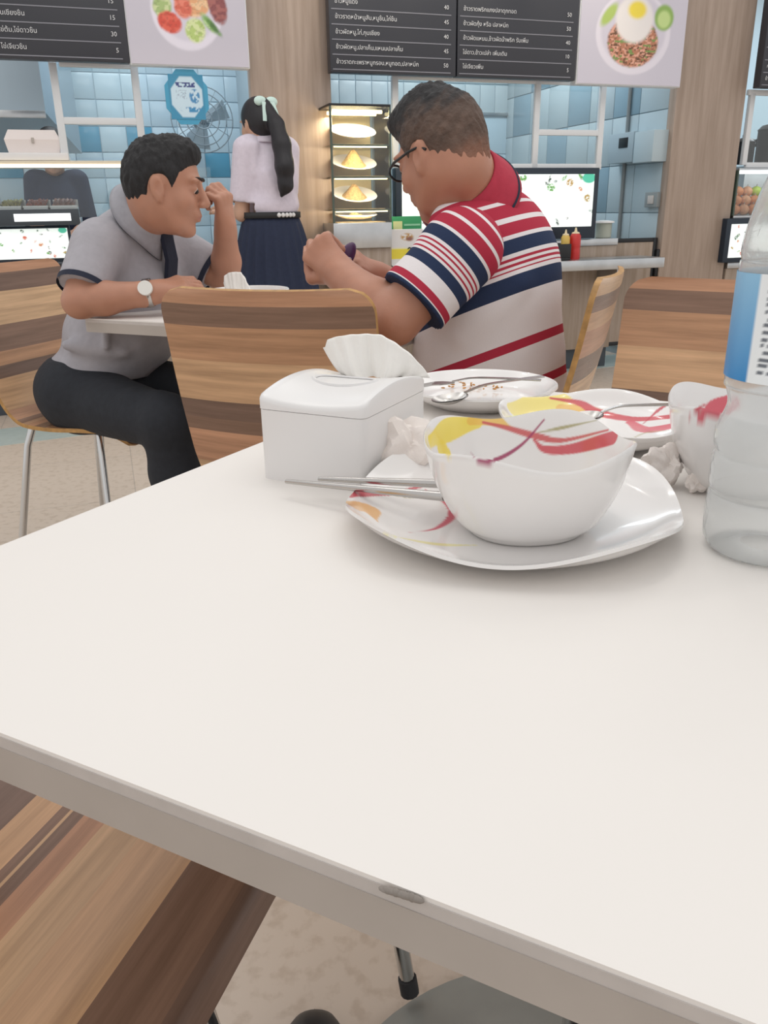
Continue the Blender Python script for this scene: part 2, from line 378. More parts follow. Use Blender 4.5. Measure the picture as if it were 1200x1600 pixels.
def disc(U, V, cx, cy, rx, ry, asp, e=.02, ang=0.):
    dx = (U - cx) * asp; dy = V - cy; c, s = math.cos(ang), math.sin(ang); a = dx * c + dy * s; b = -dx * s + dy * c
    return 1 - smooth(1 - e / min(rx, ry), 1 + e / min(rx, ry), np.sqrt((a / rx) ** 2 + (b / ry) ** 2))

def menu_board(label, x0, x1, zb, zt, rows, group='menu panels over the food stalls'):
    t = wthing('menu_board', label, 'sign', (x0, YM, zb), group)
    W, H = x1 - x0, zt - zb
    obj('panel', MB().box((0, 0, 0), (W, .06, H), .003), M['menu'], t)
    rh = .067
    for i, (s, p) in enumerate(rows):
        z = .012 + i * rh
        obj('rule', MB().box((.012, -.002, z), (W - .03, .0, z + .005)), M['menu_ln'], t, smooth=False)
        for s_, al in ((s, 0), (p, 1)):
            if not s_: continue
            me = text_mesh(s_, .028); me.materials.append(M['menu_txt'])
            o = bpy.data.objects.new('price_lettering' if al else 'menu_lettering', me); COL.objects.link(o); o.parent = t
            xs = [q.co.x for q in me.vertices] or [0]
            o.location = (W - .045 - max(xs) if al else .03, -.003, z + .028); o.rotation_euler = (math.pi / 2, 0, 0)
            if not al and max(xs) > W * .72: o.scale = (W * .72 / max(xs),) * 3
    return t
zb = Z(203, 98, YM); zt = zb + .62
menu_board('charcoal menu panel with rows of prices left of the rice salad poster', X(-6, 94, YM), X(203, 98, YM), zb, zt,
           [('ไข่เจียวชิ้น', '5'), ('ไข่ต้ม,ไข่ดาวชิ้น', '30'), ('กุนเชียงชิ้น', '15'), ('หมูทอดชิ้น', '15')])
zm = Z(700, 119, YM)
xm0, xm1, xm2 = X(517, 117, YM), X(713, 119, YM), X(898, 126, YM)
menu_board('charcoal menu panel of long rice dish names beside the left oak pillar', xm0, xm1 - .004, zm, zm + .62,
           [('ข้าวราดกะเพราหมูกรอบ,หมูทอด,ปลาหมึก', '50'), ('ข้าวผัดหมู,ปลาเค็ม,แหนมปลาเค็ม', '45'), ('ข้าวผัดหมู,ไก่,กุนเชียง', '40'), ('ข้าวราดหน้าหมูสับ,หมูชิ้น,ไก่ชิ้น', '45'), ('ข้าวหมูแดง', '40')])
menu_board('charcoal menu panel between another menu panel and the fried egg poster', xm1 + .004, xm2, zm, zm + .62,
           [('ไข่เจียวเพิ่ม', '5'), ('ไข่ดาว,ข้าวเปล่า เพิ่มเติม', '10'), ('ข้าวผัดแหนม,ข้าวผัดน้ำพริก รับเพิ่ม', '40'), ('ข้าวผัดกุ้ง หรือ ปลาหมึก', '50'), ('ข้าวราดพริกแกงปลาดุกทอด', '50')])
xr = xR1 + .01
menu_board('charcoal menu panel to the right of the right oak pillar', xr, xr + .9, Z(1172, 141, .02), Z(1172, 141, .02) + .62,
           [('ข้าวมันไก่', '40'), ('ก๋วยเตี๋ยวหมู', '40'), ('บะหมี่หมูแดง', '40'), ('เกี๊ยวหมู', '40'), ('ผัดไทย', '45')])
M['print'] = mat_paint('poster_print', .35, coat=.15)
def poster1(U, V):
    V = V * 1.5
    C = np.ones(U.shape + (3,)) * np.array(lin('#cfc9d3')); A = 1.45
    C = blend(C, smooth(.0, .35, V) * .25, '#b9b6c4')
    C = blend(C, disc(U, V, .50, .60, .43, .44, A, .02), '#e9e3ee'); C = blend(C, disc(U, V, .50, .63, .37, .37, A, .03), '#d9d3e0')
    n = vnoise(U * 30, V * 26); n2 = vnoise(U * 60 + 9, V * 60)
    for (x, y, rx, ry, c1, c2, a) in ((.30, .62, .11, .12, '#a9bf7a', '#cfd9a0', 0), (.56, .78, .24, .26, '#f0c79a', '#e5a878', 0), (.47, .62, .10, .12, '#e8836b', '#d8664e', .3), (.76, .66, .11, .20, '#8d4a4a', '#a8625c', .2),
                                    (.35, .455, .14, .11, '#e2614a', '#d64c38', -.35), (.68, .46, .045, .12, '#7fae57', '#bcd79a', .7), (.56, .38, .12, .13, '#dbe5a8', '#b9cf78', 0), (.72, .42, .03, .10, '#557f3c', '#7fae57', .75)):
        m = disc(U, V, x, y, rx, ry, A, .02, a); C = blend(C, m, c1); C = blend(C, m * smooth(.45, .6, n), c2); C = C * (1 - .18 * (m * smooth(.6, .75, n2))[..., None])
    return C
def poster2(U, V):
    V = V * 1.42
    C = np.ones(U.shape + (3,)) * np.array(lin('#cfcad6')); A = 1.3
    C = blend(C, disc(U, V, .50, .60, .46, .48, A, .015), '#e6e0ea'); C = blend(C, disc(U, V, .50, .63, .40, .42, A, .03), '#d5cfdb')
    n = vnoise(U * 48, V * 46); n2 = vnoise(U * 70 + 5, V * 70)
    m = disc(U, V, .50, .50, .31, .29, A, .02); C = blend(C, m, '#b97a5c'); C = blend(C, m * smooth(.5, .6, n), '#e3a890'); C = blend(C, m * smooth(.62, .7, n2), '#6d4a30'); C = blend(C, m * smooth(.72, .78, vnoise(U * 33 + 3, V * 30)), '#7f9650')
    C = blend(C, disc(U, V, .78, .80, .12, .15, A, .02), '#8fb25a'); C = blend(C, disc(U, V, .78, .78, .08, .10, A, .02), '#c4da8e')
    C = blend(C, disc(U, V, .26, .80, .06, .15, A, .02, -.6), '#b2c86a')
    C = blend(C, disc(U, V, .50, .76, .23, .27, A, .03), '#efe9e6'); C = blend(C, disc(U, V, .52, .87, .11, .10, A, .03), '#f3dc4a')
    return C
def poster(label, x0, x1, zb, H, fn):
    t = wthing('food_poster', label, 'poster', (x0, YM, zb))
    obj('panel', MB().box((0, .005, 0), (x1 - x0, .07, H), .002), M['white_frame'], t)
    painted('printed_sheet', t, x1 - x0 - .01, H - .01, 150, 130, fn, M['print'], (.005, 0, .005)); return t
poster('food poster of rice with tomato, cabbage and cucumber on a white plate', X(204, 102, YM), X(391, 106, YM), Z(300, 104, YM), .60, poster1)
poster('food poster of rice with fried egg, minced pork and cucumber', X(900, 131, YM), X(1063, 137, YM), Z(985, 134, YM), .62, poster2)
# two small spotlights over the boards
for (u, v) in ((590, -40), (770, -40), (985, -30)):
    q = wl(u, v, YM - .45); p = WO + _wx * q[0] + _wy * q[1]
    l = bpy.data.lights.new('board_spotlight', 'SPOT'); l.energy = 7; l.spot_size = 1.1; l.spot_blend = .8; l.shadow_soft_size = .03; l.color = (1, .9, .72)
    o = bpy.data.objects.new('board_spotlight', l); COL.objects.link(o); o.location = (p[0], p[1], 2.55); o.rotation_euler = (math.radians(38), 0, WALL_YAW)

# ------------------------------------------------------------------ white hatch frames with glass
def hatch(label, y, posts, bars, panes):
    """posts: (u, v_top, v_bottom, width px); bars: (u0,u1,v); panes: (u0,v0,u1,v1)"""
    u, v0, v1 = posts[0][:3]; bz = Z(u, v1, y); t = wthing('window_hatch', label, 'window', (X(u, v1, y), y, bz)); o = np.array([X(u, v1, y), y, bz])
    for (u, a, c, uw) in posts:
        x = X(u, (a + c) / 2, y) - o[0]; obj('frame_post', MB().box((x - .018, -.015, Z(u, c, y) - bz), (x + .018, .015, Z(u, a, y) - bz), .004), M['white_frame'], t)
    for (a, c, v, vv) in bars:
        z = (Z(a, v, y) + Z(c, vv, y)) / 2 - bz; obj('frame_bar', MB().box((X(a, v, y) - o[0], -.013, z - .016), (X(c, vv, y) - o[0], .013, z + .016), .004), M['white_frame'], t)
    for (a, v0, c, v1) in panes:
        obj('glass_pane', MB().box((X(a, (v0 + v1) / 2, y) - o[0], -.002, Z((a + c) / 2, v1, y) - bz), (X(c, (v0 + v1) / 2, y) - o[0], .002, Z((a + c) / 2, v0, y) - bz)), M['glass'], t, smooth=False)
    return t
hatch('white framed glass hatch above the foam box shelf', .05, [(92, 98, 248, 8), (215, 102, 216, 8)], [(92, 215, 99, 102), (95, 217, 189, 190)], [(96, 102, 212, 187), (97, 192, 214, 246)])
hatch('white framed glass hatch above the middle menu screen', .05, [(617, 119, 262, 8), (837, 128, 262, 10), (938, 131, 262, 10)], [(617, 938, 118, 131), (837, 938, 207, 208), (617, 938, 259, 262)],
      [(621, 124, 832, 256), (841, 133, 933, 204), (841, 211, 933, 258)])
hatch('white framed glass hatch beyond the right oak pillar', .05, [(1168, 146, 258, 8), (1330, 146, 258, 8)], [(1168, 1330, 146, 148), (1164, 1330, 258, 258)], [(1172, 150, 1326, 255)])

# ------------------------------------------------------------------ counters
M['dark_base'] = mat('dark_slate_skirting', '#3f464d', .5)
xc1 = X(956, 480)
def counter(label, x0, x1, ztop, zrail):
    t = wthing('serving_counter', label, 'counter', (x0, 0, 0)); W = x1 - x0
    obj('front_panel', MB().box((0, 0, .13), (W, .04, ztop - .04), .002), M['counter_wood'], t)
    obj('body', MB().box((0, .04, .13), (W, .62, ztop - .04)), M['counter_wood'], t, smooth=False)
    obj('skirting', MB().box((0, .03, 0), (W, .60, .13)), M['dark_base'], t, smooth=False)
    obj('steel_top', MB().box((0, -.01, ztop - .04), (W, .64, ztop), .004), M['steel'], t)
    if zrail:
        tr = obj('tray_rail', MB().box((0, -.28, zrail - .06), (W + .16, -.02, zrail), .006), M['steel'], t)
        n = max(2, int(W / .8))
        for i in range(n):
            x = .12 + (W - .24) * i / (n - 1)
            obj('bracket', MB().box((x - .01, -.22, zrail - .16), (x + .01, 0.0, zrail - .06)), M['steel'], tr, smooth=False)
    return t
ZC = Z(930, 373); ZR = Z(930, 406, -.28)
counter('wood fronted steel counter with a tray rail below the middle menu screen', X(612, 300, -.22) + .02, xc1, ZC, ZR)
xlc0 = X(-160, 430)
counter('wood fronted counter under the left lit menu box', xlc0, xL0 - .02, Z(100, 418), None)
xrc = xR1 + .02
counter('wood fronted counter right of the right oak pillar', xrc, xrc + 1.2, Z(1150, 402) - .03, None)
# gate with black frame
g0, g1 = X(953, 372, .03), xR0 - .01; gz0, gz1 = .13, Z(1000, 372, .03)
t = wthing('half_door', 'half height wood panel gate in a black metal frame', 'gate', (g0, .03, 0))
Wg = g1 - g0
obj('panel', MB().box((.02, .004, gz0 + .02), (Wg - .02, .026, gz1 - .02)), M['counter_wood'], t, smooth=False)
for bx in (((0, 0, gz0), (.025, .03, gz1)), ((Wg - .03, 0, gz0), (Wg, .03, gz1)), ((.025, 0, gz1 - .025), (Wg - .03, .03, gz1)), ((.025, 0, gz0), (Wg - .03, .03, gz0 + .025))):
    obj('frame_bar', MB().box(bx[0], bx[1], .003), M['black'], t)
obj('hinge', MB().box((Wg - .012, -.02, gz1 - .24), (Wg + .028, .0, gz1 - .07), .008), M['black'], t)
obj('post', MB().box((-.03, .0, 0), (.0, .03, gz1), .003), M['black'], t)

# ------------------------------------------------------------------ lit menu boxes
M['screen'] = mat_paint('lit_screen_print', .3, emis=.55)
def food_screen(seed, asp):
    r = np.random.RandomState(seed)
    items = [(r.rand(), r.rand(), r.uniform(.02, .075), r.uniform(.02, .07), r.choice(['#5f9a4a', '#c9604a', '#a98a4a', '#6f8a6f', '#3b5a43', '#c98a68', '#7a8783', '#2c3a35']), r.uniform(0, 3)) for _ in range(46)]
    def fn(U, V):
        C = np.ones(U.shape + (3,)) * np.array(lin('#eef8f4')); n = vnoise(U * 70 * asp, V * 70)
        C = blend(C, smooth(.55, .9, U) * .0, '#ffffff')
        for cx in (.12, .37, .62, .87):
            for cy in (.27, .74): C = blend(C, disc(U, V, cx, cy, .13 * 1.3, .17, asp, .02) * .8, '#ffffff')
        for (x, y, a, b, c, an) in items: C = blend(C, disc(U, V, x, y, a, b, asp, .012, an) * smooth(.2, .5, n), c)
        C = blend(C, disc(U, V, .97, .93, .12, .10, asp, .01), '#4fb79a')
        return C
    return fn
def lightbox(label, u0, v0, u1, v1, y, fr, seed, bottom=None):
    x0, x1 = X(u0, (v0 + v1) / 2, y), X(u1, (v0 + v1) / 2, y); um = (u0 + u1) / 2; z0, z1 = Z(u1, v1, y), Z(u1, v0, y)
    t = wthing('lit_menu_box', label, 'menu screen', (x0, y, z0)); W, H = x1 - x0, z1 - z0
    obj('housing', MB().box((0, .004, 0), (W, .07, H), .004), M['navy_box'], t)
    painted('lit_panel', t, W - 2 * fr, H - fr * 1.0 - (bottom or fr), 200, 90, food_screen(seed, W / H), M['screen'], (fr, -.001, bottom or fr), .003)
    return t
M['navy_box'] = mat('dark_blue_black_housing', '#1d2a38', .4)
lightbox('dark framed lit food menu screen behind the striped shirt man', 619, 262, 934, 372, -.04, .035, 4, .07)
tl = lightbox('lit white menu box with food pictures below the left food display', -160, 352, 112, 409, -.04, .012, 9, .02)
# header strip of the left box
zh = Z(60, 350, -.06)
hx0, hx1 = X(-160, 352, -.06), X(126, 352, -.06)
t = wthing('header_sign', 'grey header strip with white lettering on the left food display', 'sign', (hx0, -.075, Z(112, 352, -.04) + .002))
obj('panel', MB().box((0, 0, 0), (hx1 - hx0, .04, .075), .003), M['dark_base'], t)
obj('lit_strip', MB().box((hx1 - hx0 - .30, -.004, .02), (hx1 - hx0 - .04, 0, .055)), mat('lit_strip', '#f4f8f8', .4, emis='#f4f8f8', estr=1.0), t, smooth=False)
me = text_mesh('อาหารตามสั่ง', .05); me.materials.append(M['menu_txt']); o = bpy.data.objects.new('sign_lettering', me); COL.objects.link(o); o.parent = t; o.location = (hx1 - hx0 - .66, -.003, .02); o.rotation_euler = (math.pi / 2, 0, 0)
lightbox('small lit menu box in a dark housing right of the right oak pillar', 1134, 338, 1290, 404, -.05, .035, 12, .03)

# ------------------------------------------------------------------ left display: glass case, food trays, shelf with light strip, foam box
ys = .02
zS = Z(60, 258, ys); xs1 = X(200, 255, ys)
t = wthing('glass_food_display', 'glass fronted food display with a lit shelf over the left counter', 'display case', (xlc0, ys, Z(100, 340, ys)))
b0 = np.array([xlc0, ys, Z(100, 340, ys)])
obj('shelf', MB().box((0, -.02, zS - b0[2]), (xs1 - xlc0, .34, zS - b0[2] + .02), .003), mat('pale_gold_shelf', '#c9bfae', .35, metal=.3), t)
obj('light_strip', MB().box((0, -.03, zS - b0[2] - .012), (xs1 - xlc0, -.012, zS - b0[2] + .002)), mat('warm_light_strip', '#fff3d6', .4, emis='#fff1d0', estr=2.6), t, smooth=False)
obj('front_glass', MB().box((0, -.03, .0), (X(330, 300, ys) - xlc0, -.026, zS - b0[2] - .012)), M['glass'], t, smooth=False)
obj('tray_ledge', MB().box((0, -.03, -.03), (X(126, 340, ys) - xlc0, .45, 0.0), .003), M['steel'], t)
for i, u in enumerate((20, 58, 96)):
    pass
M['pan_food'] = [mat('curry_red_food', '#8a4b3c', .5, noise=.4, scale=60, bump=.6), mat('green_curry_food', '#8d8a52', .5, noise=.4, scale=60, bump=.6), mat('brown_stew_food', '#7a5348', .5, noise=.4, scale=60, bump=.6)]
uu = [(-60, -8), (-4, 34), (38, 76), (80, 122)]
for i, (ua, ub) in enumerate(uu):
    xa, xb = X(ua, 335, ys), X(ub, 335, ys)
    q = wthing('food_tray', ['steel food tray of brown stew behind the left display glass', 'steel food tray of green curry behind the left display glass', 'steel food tray of red brown meat in the left display', 'steel food tray with pale divider next to the display end'][i], 'tray', (xa, ys + .02, b0[2]), 'food trays in the left display')
    W = xb - xa
    for bx in (((0, 0, 0), (W, .008, .05)), ((0, .34, 0), (W, .348, .05)), ((0, 0, 0), (.008, .348, .05)), ((W - .008, 0, 0), (W, .348, .05)), ((0, 0, 0), (W, .348, .006))):
        pass
    mb = MB()
    for bx in (((0, 0, 0), (W, .008, .05)), ((0, .34, 0), (W, .348, .09)), ((0, .008, 0), (.008, .34, .05)), ((W - .008, .008, 0), (W, .34, .05)), ((.008, .008, 0), (W - .008, .34, .006))): mb.box(*bx)
    obj('pan', mb, M['steel'], q, smooth=False)
    n = 14; hh = np.random.rand(n, n) * .02
    obj('food', MB().grid(lambda a, c: (.01 + (W - .02) * a / (n - 1), .01 + .32 * c / (n - 1), .045 + .035 * c / (n - 1) + hh[a, c]), n, n), M['pan_food'][[2, 1, 0, 2][i]], q)
    obj('rim', MB().box((-.002, -.005, .05), (W + .002, .0, .058)), M['white_frame'], q, smooth=False)
# foam tray pack on a white board
zsh = zS + .02
xa, xb = X(-30, 248, ys), X(108, 248, ys)
bd = wthing('serving_board', 'flat white board lying on the lit display shelf', 'board', (xa, ys - .02, zsh)); obj('board', MB().box((0, 0, 0), (xb - xa, .34, .035), .006), M['plastic_white'], bd)
xa, xb = X(8, 230, ys + .02), X(96, 230, ys + .02)
fb = wthing('foam_box', 'white foam takeaway box with a front latch on the white board', 'box', (xa, ys + .02, zsh + .035)); W = xb - xa; H = Z(50, 208, ys + .02) - Z(50, 245, ys + .02)
M['foam'] = mat('white_foam', '#ece2de', .8, bump=.1, scale=80)
def tub(W, D, z0, z1, i0, i1):
    mb = MB(); lo = [(i0, i0), (W - i0, i0), (W - i0, D - i0), (i0, D - i0)]; hi = [(i1, i1), (W - i1, i1), (W - i1, D - i1), (i1, D - i1)]
    return mb.add([(*p, z0) for p in lo] + [(*p, z1) for p in hi], [(3, 2, 1, 0), (4, 5, 6, 7)] + [(k, (k + 1) % 4, 4 + (k + 1) % 4, 4 + k) for k in range(4)])
obj('lower_half', tub(W, .24, 0, H * .58, .012, 0), M['foam'], fb, smooth=False)
obj('lid', tub(W, .24, H * .58, H, 0, .022), M['foam'], fb, smooth=False)
obj('latch', MB().box((W * .48, -.006, H * .42), (W * .53, .002, H * .66), .002), M['table_edge'], fb)
# hood
hx0, hx1 = X(-120, 140, .9), X(66, 140, .9)
t = wthing('extractor_hood', 'stainless extractor hood with a sloping side over the left kitchen', 'hood', (hx0, .9, Z(60, 176, .9)))
Wh = hx1 - hx0; zt = 2.9 - Z(60, 176, .9)
obj('canopy', MB().add([(0, 0, 0), (Wh, 0, 0), (Wh + .16, .9, -.16), (0, .9, -.16), (0, 0, zt), (Wh, 0, zt), (Wh + .16, .9, zt), (0, .9, zt)],
                       [(3, 2, 1, 0), (4, 5, 6, 7), (0, 1, 5, 4), (1, 2, 6, 5), (2, 3, 7, 6), (3, 0, 4, 7)]), mat('hood_steel', '#a9b8c2', .38, metal=.55), t, smooth=False)
obj('gutter', MB().box((0, -.015, -.03), (Wh, .02, .01), .003), M['steel'], t)
# octagonal hanging sign
q = wl(292, 152, -.06)
t = wthing('hanging_sign', 'blue and white octagonal sign hanging on two cords below the salad poster', 'sign', (q[0], -.06, q[2] - .13))
R8 = .118
poly = [(R8 * math.cos(math.pi / 8 + k * math.pi / 4) * .95, R8 * math.sin(math.pi / 8 + k * math.pi / 4) * 1.12) for k in range(8)]
Rx = np.array([[1, 0, 0], [0, 0, -1], [0, 1, 0]], float)
obj('board', MB().prism(poly, 0, .012, Rx, (0, .006, .13)), mat('blue_sign_board', '#4aa3c7', .35), t, smooth=False)
def signface(U, V):
    C = np.ones(U.shape + (3,)) * np.array(lin('#cfe6f2')); dx = abs(U - .5) * 2; dy = abs(V - .5) * 2; o8 = np.maximum(np.maximum(dx, dy), (dx + dy) * .72)
    C = blend(C, smooth(.86, .94, o8), '#3f93b8'); n = vnoise(U * 22, V * 22)
    C = blend(C, ((V > .72) & (V < .82) & (U > .2) & (U < .75)) * smooth(.35, .5, n), '#3d4a86'); C = blend(C, disc(U, V, .72, .52, .15, .16, 1, .02) * smooth(.35, .6, n), '#4d8fc0')
    C = blend(C, disc(U, V, .62, .22, .3, .06, 1, .02) * smooth(.4, .6, n), '#3f8fc0'); C = blend(C, ((V > .45) & (V < .66) & (U > .2) & (U < .5)) * smooth(.55, .7, vnoise(U * 40, V * 40)) * .6, '#7d8fa8')
    return C
fo = painted('printed_face', t, .168, .200, 60, 66, signface, M['print'], (-.084, -.0085, .03), .002)
for s in (-1, 1): obj('cord', MB().tube([(s * .05, 0, .26), (s * .04, .01, Z(292, 107, YM) - (q[2] - .13) + .01)], .0025, 6), M['white_frame'], t)
# wall fan
q = wl(316, 187, 1.5)
t = wthing('wall_fan', 'grey wire cage wall fan behind the octagonal sign', 'fan', (q[0], 1.5, q[2] - .22))
M['fan'] = mat('grey_fan_wire', '#8c9aa4', .5)
for r in (.06, .11, .16, .205):
    obj('cage_ring', MB().tube([(r * math.cos(a), -.05 * (1 - (r / .205) ** 2), .22 + r * math.sin(a)) for a in np.linspace(0, 2 * math.pi, 33)], .004, 6, cap=False), M['fan'], t)
for k in range(12):
    a = k * math.pi / 6; obj('cage_spoke', MB().tube([(0, -.05, .22), (.205 * math.cos(a), 0, .22 + .205 * math.sin(a))], .0025, 5), M['fan'], t)
for k in range(3):
    a = k * 2 * math.pi / 3 + .4; c, s = math.cos(a), math.sin(a)
    obj('blade', MB().add([(x * c - z * s, y, .22 + x * s + z * c) for (x, y, z) in ((.02, .0, -.03), (.18, .02, -.06), (.18, -.01, .06), (.02, .01, .03))] + [(x * c - z * s, y + .003, .22 + x * s + z * c) for (x, y, z) in ((.02, .0, -.03), (.18, .02, -.06), (.18, -.01, .06), (.02, .01, .03))], [(0, 1, 2, 3), (7, 6, 5, 4), (0, 4, 5, 1), (1, 5, 6, 2), (2, 6, 7, 3), (3, 7, 4, 0)]), mat('fan_blade', '#9fb0ba', .4) if k == 0 else bpy.data.materials['fan_blade'], t, smooth=False)
obj('motor', MB().lathe([(.055, .02), (.06, .05), (.055, .14), (.03, .16)], 20).__class__().ball((0, .08, .22), (.06, .09, .06)), M['fan'], t)
obj('mount', MB().box((-.03, .12, .1), (.03, YB - 1.5, .2), .01), M['fan'], t)

# ------------------------------------------------------------------ glass display cabinet with four plates
y0 = -.22
cx0, cx1 = X(519, 300, y0), X(612, 300, y0); cz0, cz1 = Z(565, 388, y0), Z(565, 162, y0); Wc = cx1 - cx0; Hc = cz1 - cz0; Dc = .36
t = wthing('glass_cabinet', 'lit glass display cabinet of food plates beside the left oak pillar', 'display cabinet', (cx0, y0, cz0))
t['_h'] = 1
del t['_h']
obj('stand', MB().box((.0, .02, -cz0), (Wc, Dc, 0), .004), M['counter_wood'], t)
obj('base', MB().box((0, 0, 0), (Wc, Dc, .13), .004), M['steel'], t)
M['cab_back'] = mat('warm_cabinet_back', '#e3cfa0', .5)
obj('back_panel', MB().box((.006, Dc - .02, .13), (Wc - .006, Dc, Hc), .002), M['cab_back'], t)
obj('top', MB().box((0, 0, Hc - .012), (Wc, Dc, Hc), .002), M['black'], t)
for (x, y) in ((0, 0), (Wc - .01, 0), (0, Dc - .01), (Wc - .01, Dc - .01)): obj('corner_post', MB().box((x, y, .13), (x + .01, y + .01, Hc - .012)), M['glass_edge'], t, smooth=False)
obj('front_glass', MB().box((.01, .0, .13), (Wc - .01, .004, Hc - .012)), M['glass'], t, smooth=False)
obj('side_glass', MB().box((Wc - .004, .01, .13), (Wc, Dc - .02, Hc - .012)), M['glass'], t, smooth=False)
obj('lamp_or_fill_tube', MB().tube([(.03, .06, Hc - .03), (Wc - .03, .06, Hc - .03)], .009, 8), mat('cabinet_lamp', '#fff2c8', .4, emis='#ffeab0', estr=4.0), t)
obj('lamp_or_fill_tube', MB().tube([(.03, .16, Hc - .03), (Wc - .03, .16, Hc - .03)], .009, 8), bpy.data.materials['cabinet_lamp'], t)
zsv = [Z(565, v, y0 + .02) - cz0 for v in (226, 276, 327)]
for z in zsv: obj('glass_shelf', MB().box((.01, .006, z - .006), (Wc - .01, Dc - .02, z), .001), M['glass'], t); obj('shelf_edge', MB().box((.008, .004, z - .007), (Wc - .008, .009, z + .001)), M['glass_edge'], t, smooth=False)
for zz_ in zsv:  # added fill: thin glowing tubes and area lights under each shelf brighten the food
    obj('lamp_or_fill_tube', MB().tube([(.02, .014, zz_ - .011), (Wc - .02, .014, zz_ - .011)], .003, 8), bpy.data.materials['cabinet_lamp'], t)
    al_ = bpy.data.lights.new('added_shelf_fill', 'AREA'); al_.energy = .8; al_.shape = 'RECTANGLE'; al_.size = Wc * .8; al_.size_y = .03; al_.color = (1, .84, .58)
    q_ = WO + _wx * (cx0 + Wc / 2) + _wy * (y0 + .05); o_ = bpy.data.objects.new('added_shelf_fill', al_); COL.objects.link(o_); o_.location = (q_[0], q_[1], cz0 + zz_ - .016); o_.rotation_euler = (math.radians(35), 0, WALL_YAW)
area_l = bpy.data.lights.new('cabinet_lamp', 'AREA'); area_l.energy = 3.0; area_l.size = Wc * .8; area_l.size_y = .2; area_l.shape = 'RECTANGLE'; area_l.color = (1, .86, .6)
q = WO + _wx * (cx0 + Wc / 2) + _wy * (y0 + .12); o = bpy.data.objects.new('cabinet_lamp', area_l); COL.objects.link(o); o.location = (q[0], q[1], cz0 + Hc - .045); o.rotation_euler = (0, 0, WALL_YAW)
M['food_m'] = [mat('pale_rice_food', '#d9c9a0', .7, noise=.3, scale=90, bump=.6), mat('rice_mound_food', '#b89a62', .7, noise=.35, scale=90, bump=.6), mat('fried_noodle_food', '#a98a5c', .7, noise=.4, scale=90, bump=.6), mat('pale_soup_food', '#d6cf9c', .6, noise=.3, scale=70, bump=.5)]
M['tray_tan'] = mat('tan_paper_liner', '#cdb184', .6)
foods = ['a low pale rice dish', 'a heaped rice mound', 'a heaped fried noodle dish', 'a flat pale green dish']
for i, z in enumerate([zsv[0], zsv[1], zsv[2], .13]):
    pl = wthing('display_plate', 'white plate with %s on %s shelf of the cabinet' % (foods[i], ['the top', 'the second', 'the third', 'the lowest'][i]), 'plate', (cx0 + Wc * .52, y0 + .17, cz0 + z + .001), 'plates in the glass cabinet')
    prof = [(.07, .006), (.10, .012), (.142, .03), (.146, .032), (.142, .036), (.095, .017), (.0, .015)]
    mb = MB().lathe([(.0, .006)] + prof, 36, cap=(False, False)); V = mb.verts() * np.array([.86, .80, .86]); 
    tl_ = math.radians(20 if i < 3 else 6); V2 = V.copy(); V2[:, 2] = V[:, 2] + (V[:, 1] + .14) * math.tan(tl_); mb.v = [V2]
    obj('dish', mb, M['porcelain'], pl)
    hgt = [.025, .07, .06, .018][i]; n = 24
    hh = np.random.RandomState(i).rand(40, 40)
    mb = MB().grid(lambda a, c: ((.072 * c / 9) * math.cos(2 * math.pi * a / n), (.064 * c / 9) * math.sin(2 * math.pi * a / n), .012 + (.064 * (c / 9) * math.sin(2 * math.pi * a / n) + .14) * math.tan(tl_) + hgt * (.5 + .5 * math.cos(math.pi * c / 9)) + .008 * hh[a % n, c] * (c < 9)), n, 10, closed_u=True)
    obj('food', mb, M['food_m'][i], pl)
    obj('liner', MB().box((-Wc * .42, -.14, -.0005), (Wc * .40, .15, .003)), M['tray_tan'], pl, smooth=False)

# ------------------------------------------------------------------ price sign, sauces, small things on the counter
q = wl(634, 420, -.30)
zz = ZR
u0, u1 = X(611, 390, -.16), X(661, 390, -.16)
t = wthing('price_sign', 'white price card with a yellow band reading 25 beside the cabinet', 'sign', (u0, -.16, zz)); W = u1 - u0; H = Z(634, 358, -.16) - zz
def pricecard(U, V):
    C = np.ones(U.shape + (3,)) * np.array(lin('#dcd8d6')); C = blend(C, (V < .45) & (V > .18), '#e3cf3a'); C = blend(C, smooth(.52, .45, V) * (V >= .45), '#e8df8a')
    n = vnoise(U * 20, V * 20); C = blend(C, disc(U, V, .5, .80, .16, .10, .8, .03) * smooth(.2, .6, n), '#b98d4e'); C = blend(C, disc(U, V, .58, .74, .09, .06, .8, .03), '#8a5a4a'); return C
obj('holder', MB().box((0, .004, 0), (W, .012, H), .001), M['plastic_white'], t)
painted('printed_card', t, W - .006, H - .006, 60, 70, pricecard, M['print'], (.003, 0, .003), .002)
me = text_mesh('25', .075, .0006); me.materials.append(M['rubber']); o = bpy.data.objects.new('price_lettering', me); COL.objects.link(o); o.parent = t; o.location = (W - .095, -.002, H * .24); o.rotation_euler = (math.pi / 2, 0, 0)
obj('foot', MB().box((0, -.03, 0), (W, .05, .004)), M['plastic_white'], t, smooth=False)
xg0, xg1 = X(611, 348, -.10), X(659, 348, -.10)
t = wthing('green_box', 'small dark green carton with a cream label behind the price card', 'box', (xg0, -.10, ZC)); W = xg1 - xg0; H = Z(634, 338, -.10) - ZC
obj('carton', MB().box((0, .0, 0), (W, .06, H), .003), mat('green_carton', '#2f8f5b', .45), t)
obj('label_patch', MB().box((.012, -.002, H - .075), (W * .36, 0, H - .025)), mat('cream_label', '#cfd49a', .5), t, smooth=False)
obj('band', MB().box((W * .42, -.002, H - .05), (W - .01, 0, H - .04)), mat('pale_green_band', '#8cc3a0', .5), t, smooth=False)
